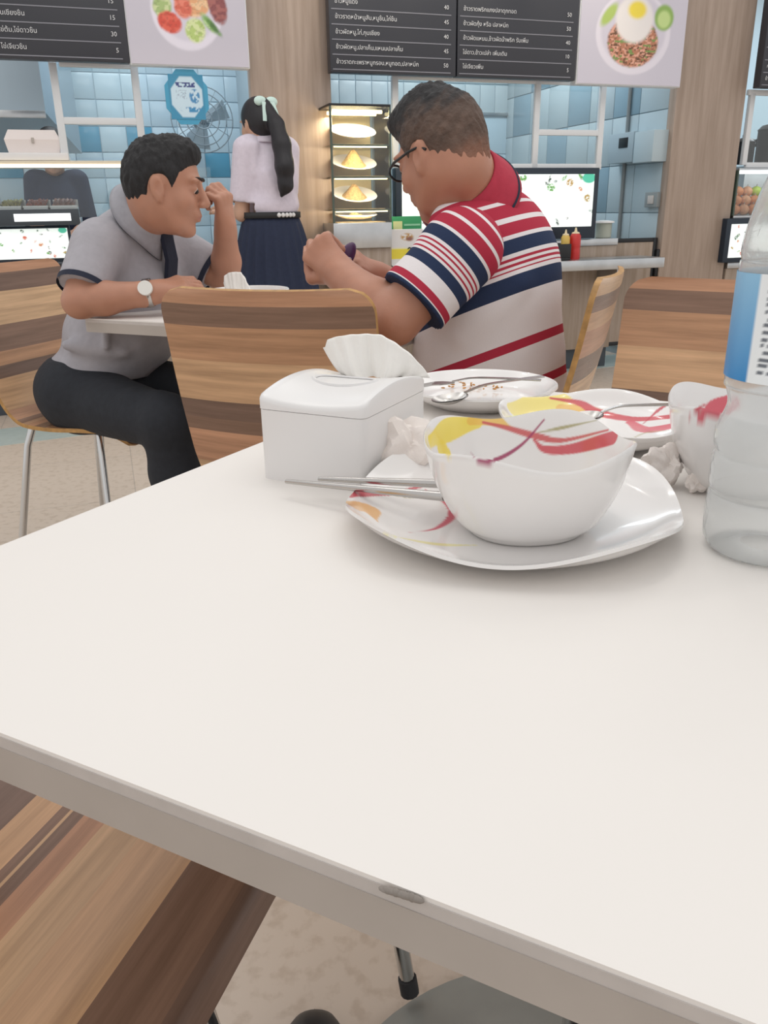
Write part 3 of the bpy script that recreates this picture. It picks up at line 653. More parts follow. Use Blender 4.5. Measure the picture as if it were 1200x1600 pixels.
def sauce(label, u, v, col, cap, h, r, grp):
    q = wl(u, v, -.15); t = wthing('sauce_bottle', label, 'bottle', (q[0], -.15, ZR), grp)
    obj('body', MB().lathe([(r * .9, 0), (r, .006), (r, h * .30), (r * .93, h * .36), (r, h * .42), (r, h * .78), (r * .72, h * .86)], 20), mat(label[:12], col, .35), t)
    obj('nozzle_cap', MB().lathe([(r * .74, h * .86), (r * .7, h * .9), (r * .3, h * .92), (r * .14, h * 1.06)], 16), cap, t); return t
capm = mat('cream_cap', '#e0cfae', .4)
hs = Z(897, 356, -.15) - ZR
sauce('red squeeze sauce bottle with a pale nozzle on the tray rail', 897, 405, '#c4302f', capm, hs * .95, .032, 'squeeze bottles on the tray rail')
sauce('yellow squeeze sauce bottle behind the red one on the tray rail', 882, 402, '#d3b25a', capm, hs * .9, .026, 'squeeze bottles on the tray rail')
q = wl(875, 400, -.16)
t = wthing('condiment_rack', 'dark condiment caddy beside the red sauce bottle', 'caddy', (q[0] - .07, -.20, ZR)); obj('caddy', MB().box((0, 0, 0), (.12, .14, .012), .004).box((0, 0, .012), (.12, .008, .09), .003).box((0, .132, .012), (.12, .14, .09), .003).box((0, .008, .012), (.008, .132, .09), .003).box((.112, .008, .012), (.12, .132, .09), .003), M['black'], t)
q = wl(942, 372, .10)
t = wthing('steel_pot', 'small lidded pale pot at the end of the middle counter', 'pot', (q[0], .10, ZC)); obj('pot', MB().lathe([(.045, 0), (.05, .005), (.05, .085), (.054, .09)], 20), mat('pale_green_enamel', '#a9ada0', .4), t); obj('lid', MB().lathe([(.065, .09), (.062, .1), (.02, .105)], 20), M['plastic_white'], t)
# devices on the partition wall
def onpart(name, label, cat, u, v, mats, parts):
    p = wlx(u, v, XP - .008); t = wthing(name, label, cat, (XP - .008, p[1], p[2]))
    for nm, lo, hi, m in parts: obj(nm, MB().box(lo, hi, .003), m, t)
    return t
M['sw'] = mat('grey_switch_box', '#8d9394', .5)
onpart('switch_box', 'small grey switch box on the tiled partition wall', 'switch', 1023, 312, None, [('cover', (-.03, -.065, -.045), (0, .065, .045), M['sw']), ('rocker', (-.035, -.03, -.025), (-.03, .03, .025), M['table_lip'])])
onpart('meter_box', 'pale electric meter box with a pipe on the partition wall', 'box', 985, 232, None, [('case', (-.09, -.16, -.09), (0, .12, .09), M['wall_grey']), ('window', (-.094, -.1, 0), (-.09, .0, .06), M['black']), ('cover', (-.11, -.40, -.10), (-.0, -.2, .08), M['tile_g'])])
p = wlx(985, 140, XP - .02)
t = wthing('wall_pipe', 'thin grey conduit pipe running down the partition wall to the meter box', 'pipe', (XP - .02, p[1], 1.0)); obj('pipe', MB().tube([(0, 0, -.3), (0, 0, 1.7)], .012, 8), M['sw'], t)
# right stall: dark hanging cookware, fruit display
q = wl(1160, 330, .0)
t = wthing('fruit_display', 'glass fruit display case beyond the right oak pillar', 'display case', (X(1147, 330, 0.), 0., Z(1147, 337, 0.)))
W = 1.0; H = Z(1150, 266, 0.) - Z(1147, 337, 0.)
obj('floor_tray', MB().box((0, 0, -.02), (W, .4, 0), .003), M['steel'], t); obj('front_glass', MB().box((0, -.004, 0), (W, 0, H)), M['glass'], t, smooth=False); obj('lamp', MB().box((.02, .02, H - .02), (W, .06, H)), mat('case_lamp', '#ffffff', .4, emis='#f2fbff', estr=3.), t, smooth=False)
obj('side_post', MB().box((-.01, -.004, 0), (0, .4, H)), M['glass_edge'], t, smooth=False); obj('roof', MB().box((0, 0, H), (W, .4, H + .012)), M['steel'], t, smooth=False)
fx = X(1147, 330, 0.); fz = Z(1147, 337, 0.)
mfr = [mat('orange_fruit', '#d98b5a', .45, noise=.15, scale=30), mat('peach_fruit', '#e0a37c', .45, noise=.2, scale=30), mat('green_apple', '#b7cf52', .4, noise=.1, scale=20)]
me_f = MB().ball((0, 0, 0), (.036, .036, .034), 14, 9); mes = []
for m in mfr: q_ = mesh_from('fruit', me_f.verts(), me_f.f); q_.materials.append(m); mes.append(q_)
stem = MB().tube([(0, 0, .032), (.003, 0, .046)], .003, 5); stem_me = mesh_from('stem', stem.verts(), stem.f); stem_me.materials.append(M['table_edge'])
k = 0
for lay in range(3):
    for iy in range(3 - lay):
        for ix in range(6 - lay):
            x = fx + .05 + lay * .036 + ix * .074; y = .06 + lay * .036 + iy * .074; z = fz + .035 + lay * .056
            isg = ix >= 3 and True
            o = bpy.data.objects.new('fruit', mes[2] if ix + lay * .5 >= 2.6 else mes[k % 2]); COL.objects.link(o); k += 1
            p = WO + _wx * x + _wy * y; o.location = (p[0], p[1], z)
            tag(o, 'round green fruit heaped in the glass fruit display' if ix + lay * .5 >= 2.6 else ('orange fruit heaped beside the pillar in the fruit display' if o.data is mes[0] else 'pale peach fruit heaped beside the pillar in the fruit display'), 'fruit', 'fruit heaped in the glass display')
            s = bpy.data.objects.new('stem', stem_me); COL.objects.link(s); s.parent = o
q = wl(1186, 245, .5)
for i, (u, sc, lab) in enumerate(((1160, .7, 'tall dark stock pot behind the right hatch glass'), (1204, 1.1, 'wide dark stock pot behind the right hatch glass'))):
    q = wl(u, 252, .5); t = wthing('stock_pot', lab, 'pot', (q[0], .5, q[2] - .02))
    obj('pot', MB().lathe([(.09 * sc, 0), (.1 * sc, .01), (.1 * sc, .2 * sc), (.105 * sc, .205 * sc)], 24), M['rubber'], t); obj('lid', MB().lathe([(.104 * sc, .205 * sc), (.08 * sc, .23 * sc), (.02, .245 * sc), (.02, .27 * sc)], 24), M['black'], t)
    obj('handle', MB().tube([(.1 * sc, 0, .15), (.14 * sc, 0, .16), (.14 * sc, 0, .12), (.1 * sc, 0, .11)], .008, 8), M['black'], t)
wobj('trim_1', MB().box((X(1166, 256, .3), .30, .0), (X(1166, 256, .3) + 1.2, .8, Z(1180, 257, .5) - .02)), M['steel'], kind='structure', smooth=False)
# ================================================================== TABLES AND CHAIRS
TZ = .74
UD = np.array([math.cos(math.radians(-27.3)), math.sin(math.radians(-27.3)), 0]); VD = np.array([math.cos(math.radians(60.2)), math.sin(math.radians(60.2)), 0])
def rounded_poly(P, r, n=8):
    P = [np.asarray(p[:2], float) for p in P]; out = []
    for i, p in enumerate(P):
        a = P[i - 1] - p; b = P[(i + 1) % len(P)] - p; a /= np.linalg.norm(a); b /= np.linalg.norm(b)
        for k in range(n + 1):
            t = k / n; q = p + a * r; s = p + b * r; out.append((1 - t) ** 2 * q + 2 * t * (1 - t) * p + t * t * s)
    return out
def table(name, label, C, L, D, z, th, ud, vd):
    cx = C + ud * L / 2 + vd * D / 2
    t = thing(name, label, 'table', (cx[0], cx[1], 0))
    P = [C, C + ud * L, C + ud * L + vd * D, C + vd * D]; poly = [p - cx[:2] for p in rounded_poly(P, .018)]
    ins = lambda d: [p - d * p / np.linalg.norm(p) for p in poly]
    top = obj('table_top', MB().prism(ins(.0015), z - .0025, z), M['table_white'], t, smooth=False)
    obj('edge_band', MB().prism(poly, z - th + .001, z - .0095), M['table_edge'], t, angle=30)
    obj('edge_lip', MB().prism(ins(.0006), z - .0095, z - .0025), M['table_lip'], t, angle=30)
    obj('pedestal', MB().lathe([(.038, .03), (.038, z - th - .02), (.10, z - th - .012), (.10, z - th)], 24), M['chrome'], t)
    return t, cx
C1 = np.array([-.414, .470, 0])
T1, c1 = table('dining_table', 'white topped table with grey edge holding the used dishes and tissue box', C1, 1.20, .95, TZ, .034, UD, VD)
qa, qb = on(600, 1600, .012), on(716, 1531, .012); hm_ = (qa + qb) / 2; ch_ = (qb - qa)[:2]; hl_ = np.linalg.norm(ch_) / 2; pn_ = np.array([ch_[1], -ch_[0]]) / (2 * hl_); cc_ = hm_[:2] + pn_ * math.sqrt(.302 ** 2 - hl_ ** 2)
bo = np.array([cc_[0] - c1[0], cc_[1] - c1[1], 0])
obj('base', MB().lathe([(.30, 0), (.305, .012), (.28, .022), (.06, .034), (.05, .034)], 64, (bo[0], bo[1], 0)), M['base_grey'], T1)
bpy.data.objects['pedestal'].location = (bo[0], bo[1], 0)
# chipped edge
p0 = on(600, 1385, TZ); p1 = on(650, 1400, TZ)
mb = MB()
rr = np.random.RandomState(2)
for k in range(9):
    p = p0 + (p1 - p0) * k / 8; mb.ball((p[0], p[1], TZ - .0015), (.0028 * (.5 + rr.rand()), .0016, .0016 * (.5 + rr.rand())), 8, 6, rotz(math.radians(-27)))
obj('chip', mb, mat('chipboard_chip', '#8d857e', .9), T1, world=True)
# slanted brace tube under the table with a rubber cap
pt = on(640, 1548, .034); pu = np.array([pt[0] - .10, pt[1] + .10, TZ - .036])
br = obj('brace', MB().tube([pt, pu], .010, 12), M['chrome'], T1, world=True)
obj('brace_cap', MB().tube([pt - (pu - pt) * .004, pt + (pu - pt) * .03], .0125, 12), M['rubber'], T1, world=True)

C2 = on(128, 497, .76)
U2 = np.array([math.cos(math.radians(-25)), math.sin(math.radians(-25)), 0]); V2 = np.array([math.cos(math.radians(63)), math.sin(math.radians(63)), 0])
T2, c2 = table('dining_table', 'white topped table with grey edge between the two seated men', np.array([C2[0], C2[1], 0]), .84, .62, .76, .034, U2, V2)
obj('base', MB().lathe([(.24, 0), (.245, .012), (.22, .022), (.06, .034), (.05, .034)], 48), M['base_grey'], T2)

def catmull(P, n):
    P = [np.array(p, float) for p in P]; P = [2 * P[0] - P[1]] + P + [2 * P[-1] - P[-2]]; out = []
    for i in range(1, len(P) - 2):
        for k in range(n):
            t = k / n; a, b, c, d = P[i - 1], P[i], P[i + 1], P[i + 2]
            out.append(.5 * (2 * b + (c - a) * t + (2 * a - 5 * b + 4 * c - d) * t * t + (3 * b - a - 3 * c + d) * t ** 3))
    out.append(P[-2]); return out
SEAT = .455
def make_shell(off):
    prof = catmull([(-.265, .872), (-.235, .72), (-.205, .60), (-.175, .515), (-.115, .462), (-.02, .450), (.10, .455), (.18, .455), (.222, .440), (.236, .415)], 7)
    s = [0]
    for a, b in zip(prof[:-1], prof[1:]): s.append(s[-1] + np.linalg.norm(b - a))
    s = np.array(s); S = s[-1]
    def half(q):
        w = .205; r = .045
        for e in (q, S - q):
            if e < r: w -= r - math.sqrt(max(0, r * r - (r - e) ** 2))
        return w
    # resample so the rounded corners are dense
    qs = sorted(set(np.r_[np.linspace(0, .045, 8), np.linspace(.045, S - .045, 46), np.linspace(S - .045, S, 8)]))
    pr = [(np.interp(q, s, [p[0] for p in prof]), np.interp(q, s, [p[1] for p in prof])) for q in qs]
    nx = 13; V = []; UV = []; th = .011
    for side in (1, -1):
        for j, q in enumerate(qs):
            a = np.array(pr[max(j - 1, 0)]); b = np.array(pr[min(j + 1, len(pr) - 1)]); d = (b - a) / np.linalg.norm(b - a); nrm = np.array([-d[1], d[0]])
            if nrm[1] < 0 and abs(nrm[1]) > abs(nrm[0]): nrm = -nrm
            nrm = np.array([-d[1], d[0]]) ; nrm = nrm if (nrm @ np.array([1, 1])) > 0 else -nrm
            for i in range(nx):
                t = -1 + 2 * i / (nx - 1); x = half(q) * t; bow = .016 * (t * t) * (1 if q < .36 else max(0, 1 - (q - .36) / .1))
                y, z = pr[j] + nrm * (th / 2 * side + bow); V.append((x, y, z)); UV.append((x, (q + off) % 1.0))
    m = len(qs); n1 = nx * m; Fc = []; E = []
    for j in range(m - 1):
        for i in range(nx - 1):
            a = j * nx + i; Fc.append((a, a + 1, a + nx + 1, a + nx)); b = a + n1; Fc.append((b, b + nx, b + nx + 1, b + 1))
        for i in (0, nx - 1):
            a = j * nx + i; E.append((a, a + nx, a + nx + n1, a + n1) if i == 0 else (a + nx, a, a + n1, a + nx + n1))
    for j in (0, m - 1):
        for i in range(nx - 1):
            a = j * nx + i; E.append((a + 1, a, a + n1, a + n1 + 1) if j == 0 else (a, a + 1, a + n1 + 1, a + n1))
    me = bpy.data.meshes.new('plywood_shell'); me.from_pydata(V, [], Fc + E); me.update()
    me.materials.append(M['ply']); me.materials.append(M['ply_edge'])
    uvl = me.uv_layers.new(name='UVMap'); li = np.zeros(len(me.loops), int); me.loops.foreach_get('vertex_index', li); uvl.data.foreach_set('uv', np.array(UV)[li].ravel())
    mi = np.zeros(len(me.polygons), int); mi[len(Fc):] = 1; me.polygons.foreach_set('material_index', mi); me.polygons.foreach_set('use_smooth', [True] * len(mi)); me.set_sharp_from_angle(angle=math.radians(50))
    return me
_legs = []
for sx in (-1, 1):
    for (y0, y1) in ((-.13, -.21), (.10, .135)):
        mb = MB().tube([(sx * .135, y0, SEAT - .020), (sx * .150, y0 + (y1 - y0) * .2, SEAT - .075), (sx * .195, y1, .012)], .0105, 12); _legs.append(mb)
def chair(label, loc, face, off, group='plywood shell dining chairs', pm=None):
    """face = world heading (radians) the sitter looks towards"""
    t = thing('dining_chair', label, 'chair', (loc[0], loc[1], 0), face - math.pi / 2, group)
    o = bpy.data.objects.new('plywood_shell', make_shell(off)); COL.objects.link(o); o.parent = t
    if pm: o.data.materials[0] = pm
    for mb in _legs:
        l = obj('leg', mb, M['chrome'], t)
        e = mb.v[0][24:36].mean(0); obj('foot', MB().lathe([(.013, 0), (.013, .03), (.0105, .032)], 12, (e[0], e[1], 0)), M['rubber'], l)
    obj('seat_frame', MB().tube([(-.135, -.13, SEAT - .016), (-.135, .14, SEAT - .014), (.135, .14, SEAT - .014), (.135, -.13, SEAT - .016), (-.135, -.13, SEAT - .016)], .009, 8), M['chrome'], t)
    return t
hv = math.atan2(V2[1], V2[0]); hu = math.radians(-25)
# chair with its back to us at the far table
a, b = on(265, 452, .872), on(551, 456, .872); mid = (a + b) / 2; hd = math.atan2((b - a)[1], (b - a)[0]) + math.pi / 2
f = np.array([math.cos(hd), math.sin(hd), 0]); chair('striped plywood chair with its back to the tissue box, empty', mid + f * .265, hd, 0.0)
# chair across our table, facing us
a = on(985, 433, .872); dr = np.array([math.cos(math.radians(-32)), math.sin(math.radians(-32)), 0]); mid = a + dr * .205; hd = math.radians(-32) - math.pi / 2
f = np.array([math.cos(hd), math.sin(hd), 0]); chair('striped plywood chair behind the water bottle, empty', mid + f * .265, hd, .005)
# chair of the man in the striped shirt (seen edge on)
a = on(984, 416, .872); hd = math.radians(158); f = np.array([math.cos(hd), math.sin(hd), 0]); sd = np.array([-f[1], f[0], 0]); mid = a + sd * .205
CH_R = mid + f * .265; chair('plywood chair seen edge on behind the man in the striped shirt', CH_R, hd, .4)
# chair of the man in grey
CH_L = np.array([-.83, 2.33, 0]); hd = math.radians(-20); chair('striped plywood chair the man in the grey polo sits on', CH_L, hd, .52)
# chair pulled up at the near edge of our table
hd = math.radians(-17.5); f = np.array([math.cos(hd), math.sin(hd), 0]); CH_N = np.array([-.128, .43, 0]) - f * .258
chair('striped plywood chair whose seat shows below the near table edge', CH_N, hd, 0., pm=M['ply_near'])
# black shoe under the table
t = thing('shoe', 'black rounded shoe toe on the floor under the near table', 'shoe', (*(on(497, 1600, .06)[:2] - np.array([0, .09])), 0), math.radians(94))
sm = mat('black_shoe_leather', '#1e1d1f', .45); 
obj('upper', MB().grid(lambda i, j: ((-.12 + .26 * j / 15), (.046 * (1 - max(0, (j - 9) / 6) ** 2.4) ** .5 if j < 15 else 0.0) * math.cos(math.pi * i / 11), .02 + (.055 + .02 * (1 - j / 15)) * (1 - max(0, (j - 9) / 6.01) ** 3) * math.sin(math.pi * i / 11)), 12, 16), sm, t)
obj('sole', MB().prism([(.14 * math.cos(a) + .0, .05 * math.sin(a)) for a in np.linspace(0, 2 * math.pi, 28)[:-1]], 0, .022), M['rubber'], t)

# ================================================================== DISHES
M['dish'] = mat_paint('painted_porcelain', .16, coat=.35)
WHITE = np.array(lin('#ece9e7'))
def strokes(XY, S):
    """paint tapered strokes (3-D polylines on the glaze): S = list of (polyline, width0, width_mid, width1, colour, alpha)"""
    C = np.tile(WHITE, (len(XY), 1))
    for P, w0, wm, w1, col, al in S:
        P = np.array(P); c = np.array(lin(col)); n = len(P) - 1; best = np.full(len(XY), 9.)
        for k in range(n):
            a, b = P[k], P[k + 1]; d = b - a; L = d @ d + 1e-12; t = np.clip(((XY - a) @ d) / L, 0, 1); ds = np.linalg.norm(XY - a - t[:, None] * d, axis=1); q = (k + t) / n
            w = np.where(q < .5, w0 + (wm - w0) * smooth(0, 1, q * 2), wm + (w1 - wm) * smooth(0, 1, q * 2 - 1)); best = np.minimum(best, ds - w)
        m = (1 - smooth(-.0010, .0005, best)) * al; C = C * (1 - m[:, None]) + c * m[:, None]
    return C
from mathutils.bvhtree import BVHTree
def squircle(th, n=3.4): c, s = abs(math.cos(th)), abs(math.sin(th)); return (c ** n + s ** n) ** (-1 / n)
def dish(name, label, cat, loc, rz, prof_out, prof_in, lift, sq, S=None, N=320, mat_=None, group=None, part='body'):
    """loft of rounded-square rings; prof = [(radius, z, lift weight)]; paint strokes are in local XY"""
    prof = list(prof_out) + list(prof_in)
    V = []; 
    for (r, z, lw) in prof:
        for k in range(N):
            th = 2 * math.pi * k / N; q = 1 + (squircle(th, sq) - 1) * min(1, r / prof_out[-1][0] + .15) if sq else 1.0
            h = lift * lw * (-.5 * math.cos(4 * th) + .1)
            V.append((r * q * math.cos(th), r * q * math.sin(th), z + h))
    m = len(prof); Fc = [(i * N + k, i * N + (k + 1) % N, (i + 1) * N + (k + 1) % N, (i + 1) * N + k) for i in range(m - 1) for k in range(N)]
    Fc += [tuple(range(N))[::-1], tuple((m - 1) * N + k for k in range(N))]
    t = thing(name, label, cat, loc, rz, group)
    mb = MB().add(V, Fc); o = obj(part, mb, mat_ or M['dish'], t, angle=60)
    V = np.array(V); C = np.tile(WHITE, (len(V), 1))
    if S:
        nin = (len(prof_out) - 2) * N; bvh = BVHTree.FromPolygons([tuple(p) for p in V], Fc[:-2]); Mi = np.array(t.matrix_basis.inverted()); o3 = Mi[:3, :3] @ np.array([0, 0, CAM_Z]) + Mi[:3, 3]; S3 = []
        for (pix, w0, wm, w1, col, al) in S:
            pts = []
            for (u_, v_) in catmull(list(pix), 14):
                h, _n, fi, _d = bvh.ray_cast(Vector(o3), Vector(Mi[:3, :3] @ ray(u_, v_)))
                if h is not None and fi >= (len(prof_out) - 2) * N: pts.append(np.array(h))
            if len(pts) >= 2: S3.append((pts, w0, wm, w1, col, al))
        C[nin:] = strokes(V[nin:], S3)
    set_colors(o, C); return t
def ring(prof, n):
    P = catmull([np.array(p, float) for p in prof], n); return [tuple(p) for p in P]
RED, PINK, YEL, ORG, OLV, MAG = '#c4384a', '#d0576b', '#f3dc5a', '#ecb46a', '#a59a5c', '#a3305f'
# near plate
pl, pr_, pf = on(537, 778, TZ + .022), on(1055, 783, TZ + .022), on(800, 884, TZ + .008)
PC = np.array([(pl[0] + pr_[0]) / 2, 0, 0]); R1 = (pr_[0] - pl[0]) / 2
PC = np.array([.112, .667, 0]); R1 = .147; rzp = math.radians(-14)
L = lambda z, *px: px
Sp = [(L(TZ + .016, (543, 777), (562, 771), (605, 772)), .003, .0065, .004, RED, .9), (L(TZ + .014, (552, 790), (575, 795), (590, 815)), .009, .011, .001, ORG, .85),
      (L(TZ + .012, (665, 765), (700, 790), (705, 808), (680, 826), (640, 832)), .0008, .0042, .0004, PINK, .95), (L(TZ + .012, (605, 771), (650, 762), (668, 755)), .001, .003, .001, RED, .9),
      (L(TZ + .012, (600, 835), (680, 850), (745, 852)), .001, .004, .001, '#eee6a0', .9), (L(TZ + .012, (600, 770), (640, 778), (690, 772)), .0005, .001, .0005, OLV, .8)]
k1 = R1 / squircle(0) if False else R1 * .97
plate_near = dish('dinner_plate', 'large rounded square plate with red and orange ribbons under the patterned bowl', 'plate', (PC[0], PC[1], TZ), rzp,
     ring([(k1 * .55, 0, 0), (k1 * .62, .0025, 0), (k1 * .86, .010, .25), (k1 * 1.0, .0215, 1)], 6), ring([(k1 * .995, .0245, 1), (k1 * .97, .0225, .9), (k1 * .84, .0125, .25), (k1 * .62, .0065, 0), (k1 * .3, .006, 0), (k1 * .02, .006, 0)], 20), .014, 2.35, Sp)
# near bowl
BC = np.array([.118, .640, 0]); bz = TZ + .0065; rzb = math.radians(-80); kb = .0835
L = lambda z, *px: px
zr = TZ + .078
Sb = [(L(zr, (672, 690), (700, 672), (745, 660)), .006, .011, .006, YEL, .95), (L(zr - .012, (690, 700), (705, 712)), .008, .005, .001, YEL, .95), (L(zr, (735, 658), (770, 656), (800, 668)), .004, .006, .001, '#f0c25a', .9),
      (L(zr - .01, (755, 660), (790, 668), (840, 682), (880, 688), (950, 672)), .0015, .0034, .0012, '#cf5a5a', .95),
      (L(zr - .018, (735, 707), (750, 719), (778, 717), (816, 694), (850, 656)), .0004, .0022, .001, MAG, .95),
      (L(zr - .02, (835, 688), (852, 702), (895, 701), (958, 684)), .0015, .0045, .0065, '#cf4a55', .95), (L(zr - .006, (840, 676), (880, 668), (940, 655)), .0006, .0018, .0006, OLV, .85)]
hb = .074
bowl_near = dish('soup_bowl', 'square edged white bowl with red and yellow ribbons inside on the large plate', 'bowl', (BC[0], BC[1], bz), rzb,
     ring([(kb * .58, 0, 0), (kb * .63, .004, 0), (kb * .74, .014, 0), (kb * .90, .042, .3), (kb * 1.0, hb, 1)], 6), ring([(kb * .985, hb + .002, 1), (kb * .96, hb - .004, .95), (kb * .87, .044, .3), (kb * .70, .018, 0), (kb * .5, .010, 0), (kb * .03, .008, 0)], 22), .010, 2.35, Sb, 400)
# plate behind, patterned
q0, q1 = on(772, 660, TZ + .02), on(1085, 668, TZ + .02); QC = np.array([.252, .925, 0]); rzq = math.radians(20)
L = lambda z, *px: px; kq = .110
Sq = [(L(TZ + .02, (800, 640), (860, 630), (900, 640)), .010, .022, .012, '#f5e27a', .9), (L(TZ + .018, (880, 640), (920, 645), (960, 650)), .01, .014, .004, ORG, .7),
      (L(TZ + .018, (860, 622), (905, 630), (935, 645), (990, 655), (1060, 650)), .002, .008, .004, '#cf4a55', .95), (L(TZ + .015, (985, 660), (1010, 672), (1060, 664)), .006, .011, .007, '#d64f60', .95),
      (L(TZ + .015, (1005, 662), (1030, 640), (1045, 632)), .001, .003, .001, RED, .95), (L(TZ + .015, (980, 690), (1010, 676), (1060, 672)), .0005, .0015, .0005, OLV, .9), (L(TZ + .015, (770, 668), (800, 655), (850, 650)), .004, .006, .001, '#e4e68a', .9)]
plate_far = dish('dinner_plate', 'rounded square plate with yellow and red ribbons behind the near bowl', 'plate', (QC[0], QC[1], TZ), rzq,
     ring([(kq * .55, 0, 0), (kq * .62, .003, 0), (kq * .86, .014, .25), (kq, .030, 1)], 5), ring([(kq * .995, .033, 1), (kq * .97, .031, .9), (kq * .84, .017, .25), (kq * .62, .0075, 0), (kq * .3, .006, 0), (kq * .02, .006, 0)], 16), .008, 2.4, Sq, 320)
# second bowl beside the bottle
ec = on(1165, 770, TZ); EC = np.array([ec[0] + .005, ec[1] + .02, 0]); rze = math.radians(-10); ke = .076
L = lambda z, *px: px
Se = [(L(TZ + .07, (1068, 660), (1085, 645), (1100, 632)), .001, .003, .001, RED, .95), (L(TZ + .07, (1085, 660), (1115, 640), (1140, 628)), .003, .010, .008, '#d64f60', .95)]
dish('soup_bowl', 'white bowl with red ribbons next to the water bottle', 'bowl', (EC[0], EC[1], TZ), rze,
     ring([(ke * .56, 0, 0), (ke * .60, .004, 0), (ke * .72, .014, 0), (ke * .9, .045, .3), (ke * 1.0, hb + .008, 1)], 5), ring([(ke * .985, hb + .010, 1), (ke * .96, hb + .004, .95), (ke * .83, .047, .3), (ke * .67, .019, 0), (ke * .5, .011, 0), (ke * .03, .009, 0)], 14), .010, 2.6, Se, 240)
# plain plate with leftovers
w0, w1 = on(640, 618, TZ + .015), on(852, 612, TZ + .015); WC = np.array([.138, 1.125, 0]); kw = .108
dish('dinner_plate', 'plain round white plate with a few rice leftovers, fork and spoon', 'plate', (WC[0], WC[1], TZ), 0.,
     ring([(kw * .6, 0, 0), (kw * .66, .003, 0), (kw * .86, .014, 0), (kw, .026, 0)], 5), ring([(kw * .995, .0285, 0), (kw * .97, .027, 0), (kw * .84, .016, 0), (kw * .66, .0075, 0), (kw * .3, .0065, 0), (kw * .02, .0065, 0)], 8), 0, 0, None, 96)
# leftovers: each grain cluster
rr = np.random.RandomState(5); mb = MB()
for c, sd, n in (((725, 596), 5, 26), ((740, 603), 9, 16), ((775, 606), 4, 8), ((700, 602), 8, 10)):
    for k in range(n):
        p = on(c[0] + rr.randn() * sd, c[1] + rr.randn() * sd * .35, TZ + .011); mb.ball((p[0], p[1], TZ + .0095 + rr.rand() * .005), (.0034, .0013, .0013), 6, 5, rotz(rr.rand() * 6))
o = obj('rice_leftovers', mb, mat('fried_rice_grains', '#c99255', .6, noise=.3, scale=200)); tag(o, 'scattered brown fried rice grains left on the plain white plate', 'rice', kind='stuff')
# ------------------------------------------------------------------ cutlery
def spoon(label, A, B, bowl=True, name='spoon', zs=None):
    """handle end A, head tip B (world points)"""
    A = np.array(A, float); B = np.array(B, float); d = B - A; Lg = np.linalg.norm(d); x, y, dz = frame(d)
    t = thing(name, label, name, A, 0.); dl = d
    hd = .30
    mb = MB(); P = catmull([(0, 0), (.3, .004), (.55, .006), (.72, .002)], 6); n = len(P)
    V = []
    for (q, h) in P:
        w = .0048 * (1 - .5 * smooth(0, .7, np.array(q))); p = dl * q + y * h
        V += [p + x * w + y * .0008, p - x * w + y * .0008, p - x * w - y * .0008, p + x * w - y * .0008]
    Fc = [(i * 4 + k, i * 4 + (k + 1) % 4, (i + 1) * 4 + (k + 1) % 4, (i + 1) * 4 + k) for i in range(n - 1) for k in range(4)] + [(3, 2, 1, 0), tuple((n - 1) * 4 + k for k in range(4))]
    obj('handle', mb.add(V, Fc), M['cutlery'], t, angle=60)
    if name == 'spoon':
        mb = MB(); nu = 20; nv = 7; hl = Lg * .15; c0 = dl * .85
        for side in (1, -1):
            V = []
            for j in range(nv):
                r = j / (nv - 1)
                for i in range(nu):
                    a = 2 * math.pi * i / nu; V.append(c0 + dl / Lg * hl * r * math.cos(a) + x * .019 * r * math.sin(a) + y * (-.008 * (1 - r * r) + side * .0006))
            mb.add(V, [((j * nu + i), (j * nu + (i + 1) % nu), ((j + 1) * nu + (i + 1) % nu), ((j + 1) * nu + i))[::side] for j in range(nv - 1) for i in range(nu)])
        obj('bowl', mb, M['cutlery'], t, angle=None)
    else:
        c0 = dl * .70; un = dl / Lg
        mb = MB().add([c0 + x * w + y * s + un * l for s in (.0008, -.0008) for (w, l) in ((.002, 0), (.011, .018), (.011, .03), (-.011, .03), (-.011, .018), (-.002, 0))],
                      [(0, 1, 2, 3, 4, 5), (11, 10, 9, 8, 7, 6)] + [(k, 6 + k, 6 + (k + 1) % 6, (k + 1) % 6) for k in range(6)])
        obj('head', mb, M['cutlery'], t, smooth=False)
        for k in range(4):
            w = -.0092 + k * .0061; obj('tine', MB().tube([c0 + x * w + un * .029, c0 + x * w + un * .05 - y * .003, c0 + x * w * .9 + un * (Lg * .30 - .001)], [.0013, .0012, .0006], 6), M['cutlery'], t)
    return t
zp = TZ + .036
spoon('steel fork lying across the plain white plate with rice', at(845, 594, 1.05), on(655, 600, TZ + .034), name='fork')
spoon('steel spoon resting its bowl on the plain white plate', on(848, 588, TZ + .046), on(676, 627, TZ + .030))
spoon('steel spoon lying across the yellow and red patterned plate', on(1062, 632, TZ + .048), on(892, 652, TZ + .035))
# chopsticks (square tapered steel rods) lying on the large plate's rim
def chop(label, A, B, r0=.0022, r1=.0042):
    A, B = np.array(A), np.array(B); t = thing('chopstick', label, 'chopstick', A, 0.)
    d = B - A; g1 = d * .55
    o = obj('rod', MB().tube([0 * d, d * .58], [r0, r0 + (r1 - r0) * .55], 10), M['cutlery'], t); obj('grip', MB().tube([d * .58, d], [r0 + (r1 - r0) * .6, r1], 10), M['cutlery'], t); return t
chop('steel chopstick reaching from the plate rim to the tissue box', on(447, 752, TZ + .016), on(694, 776, TZ + .029))
chop('shorter showing steel chopstick lying nearer the crumpled tissue', on(498, 748, TZ + .020), on(688, 756, TZ + .029))

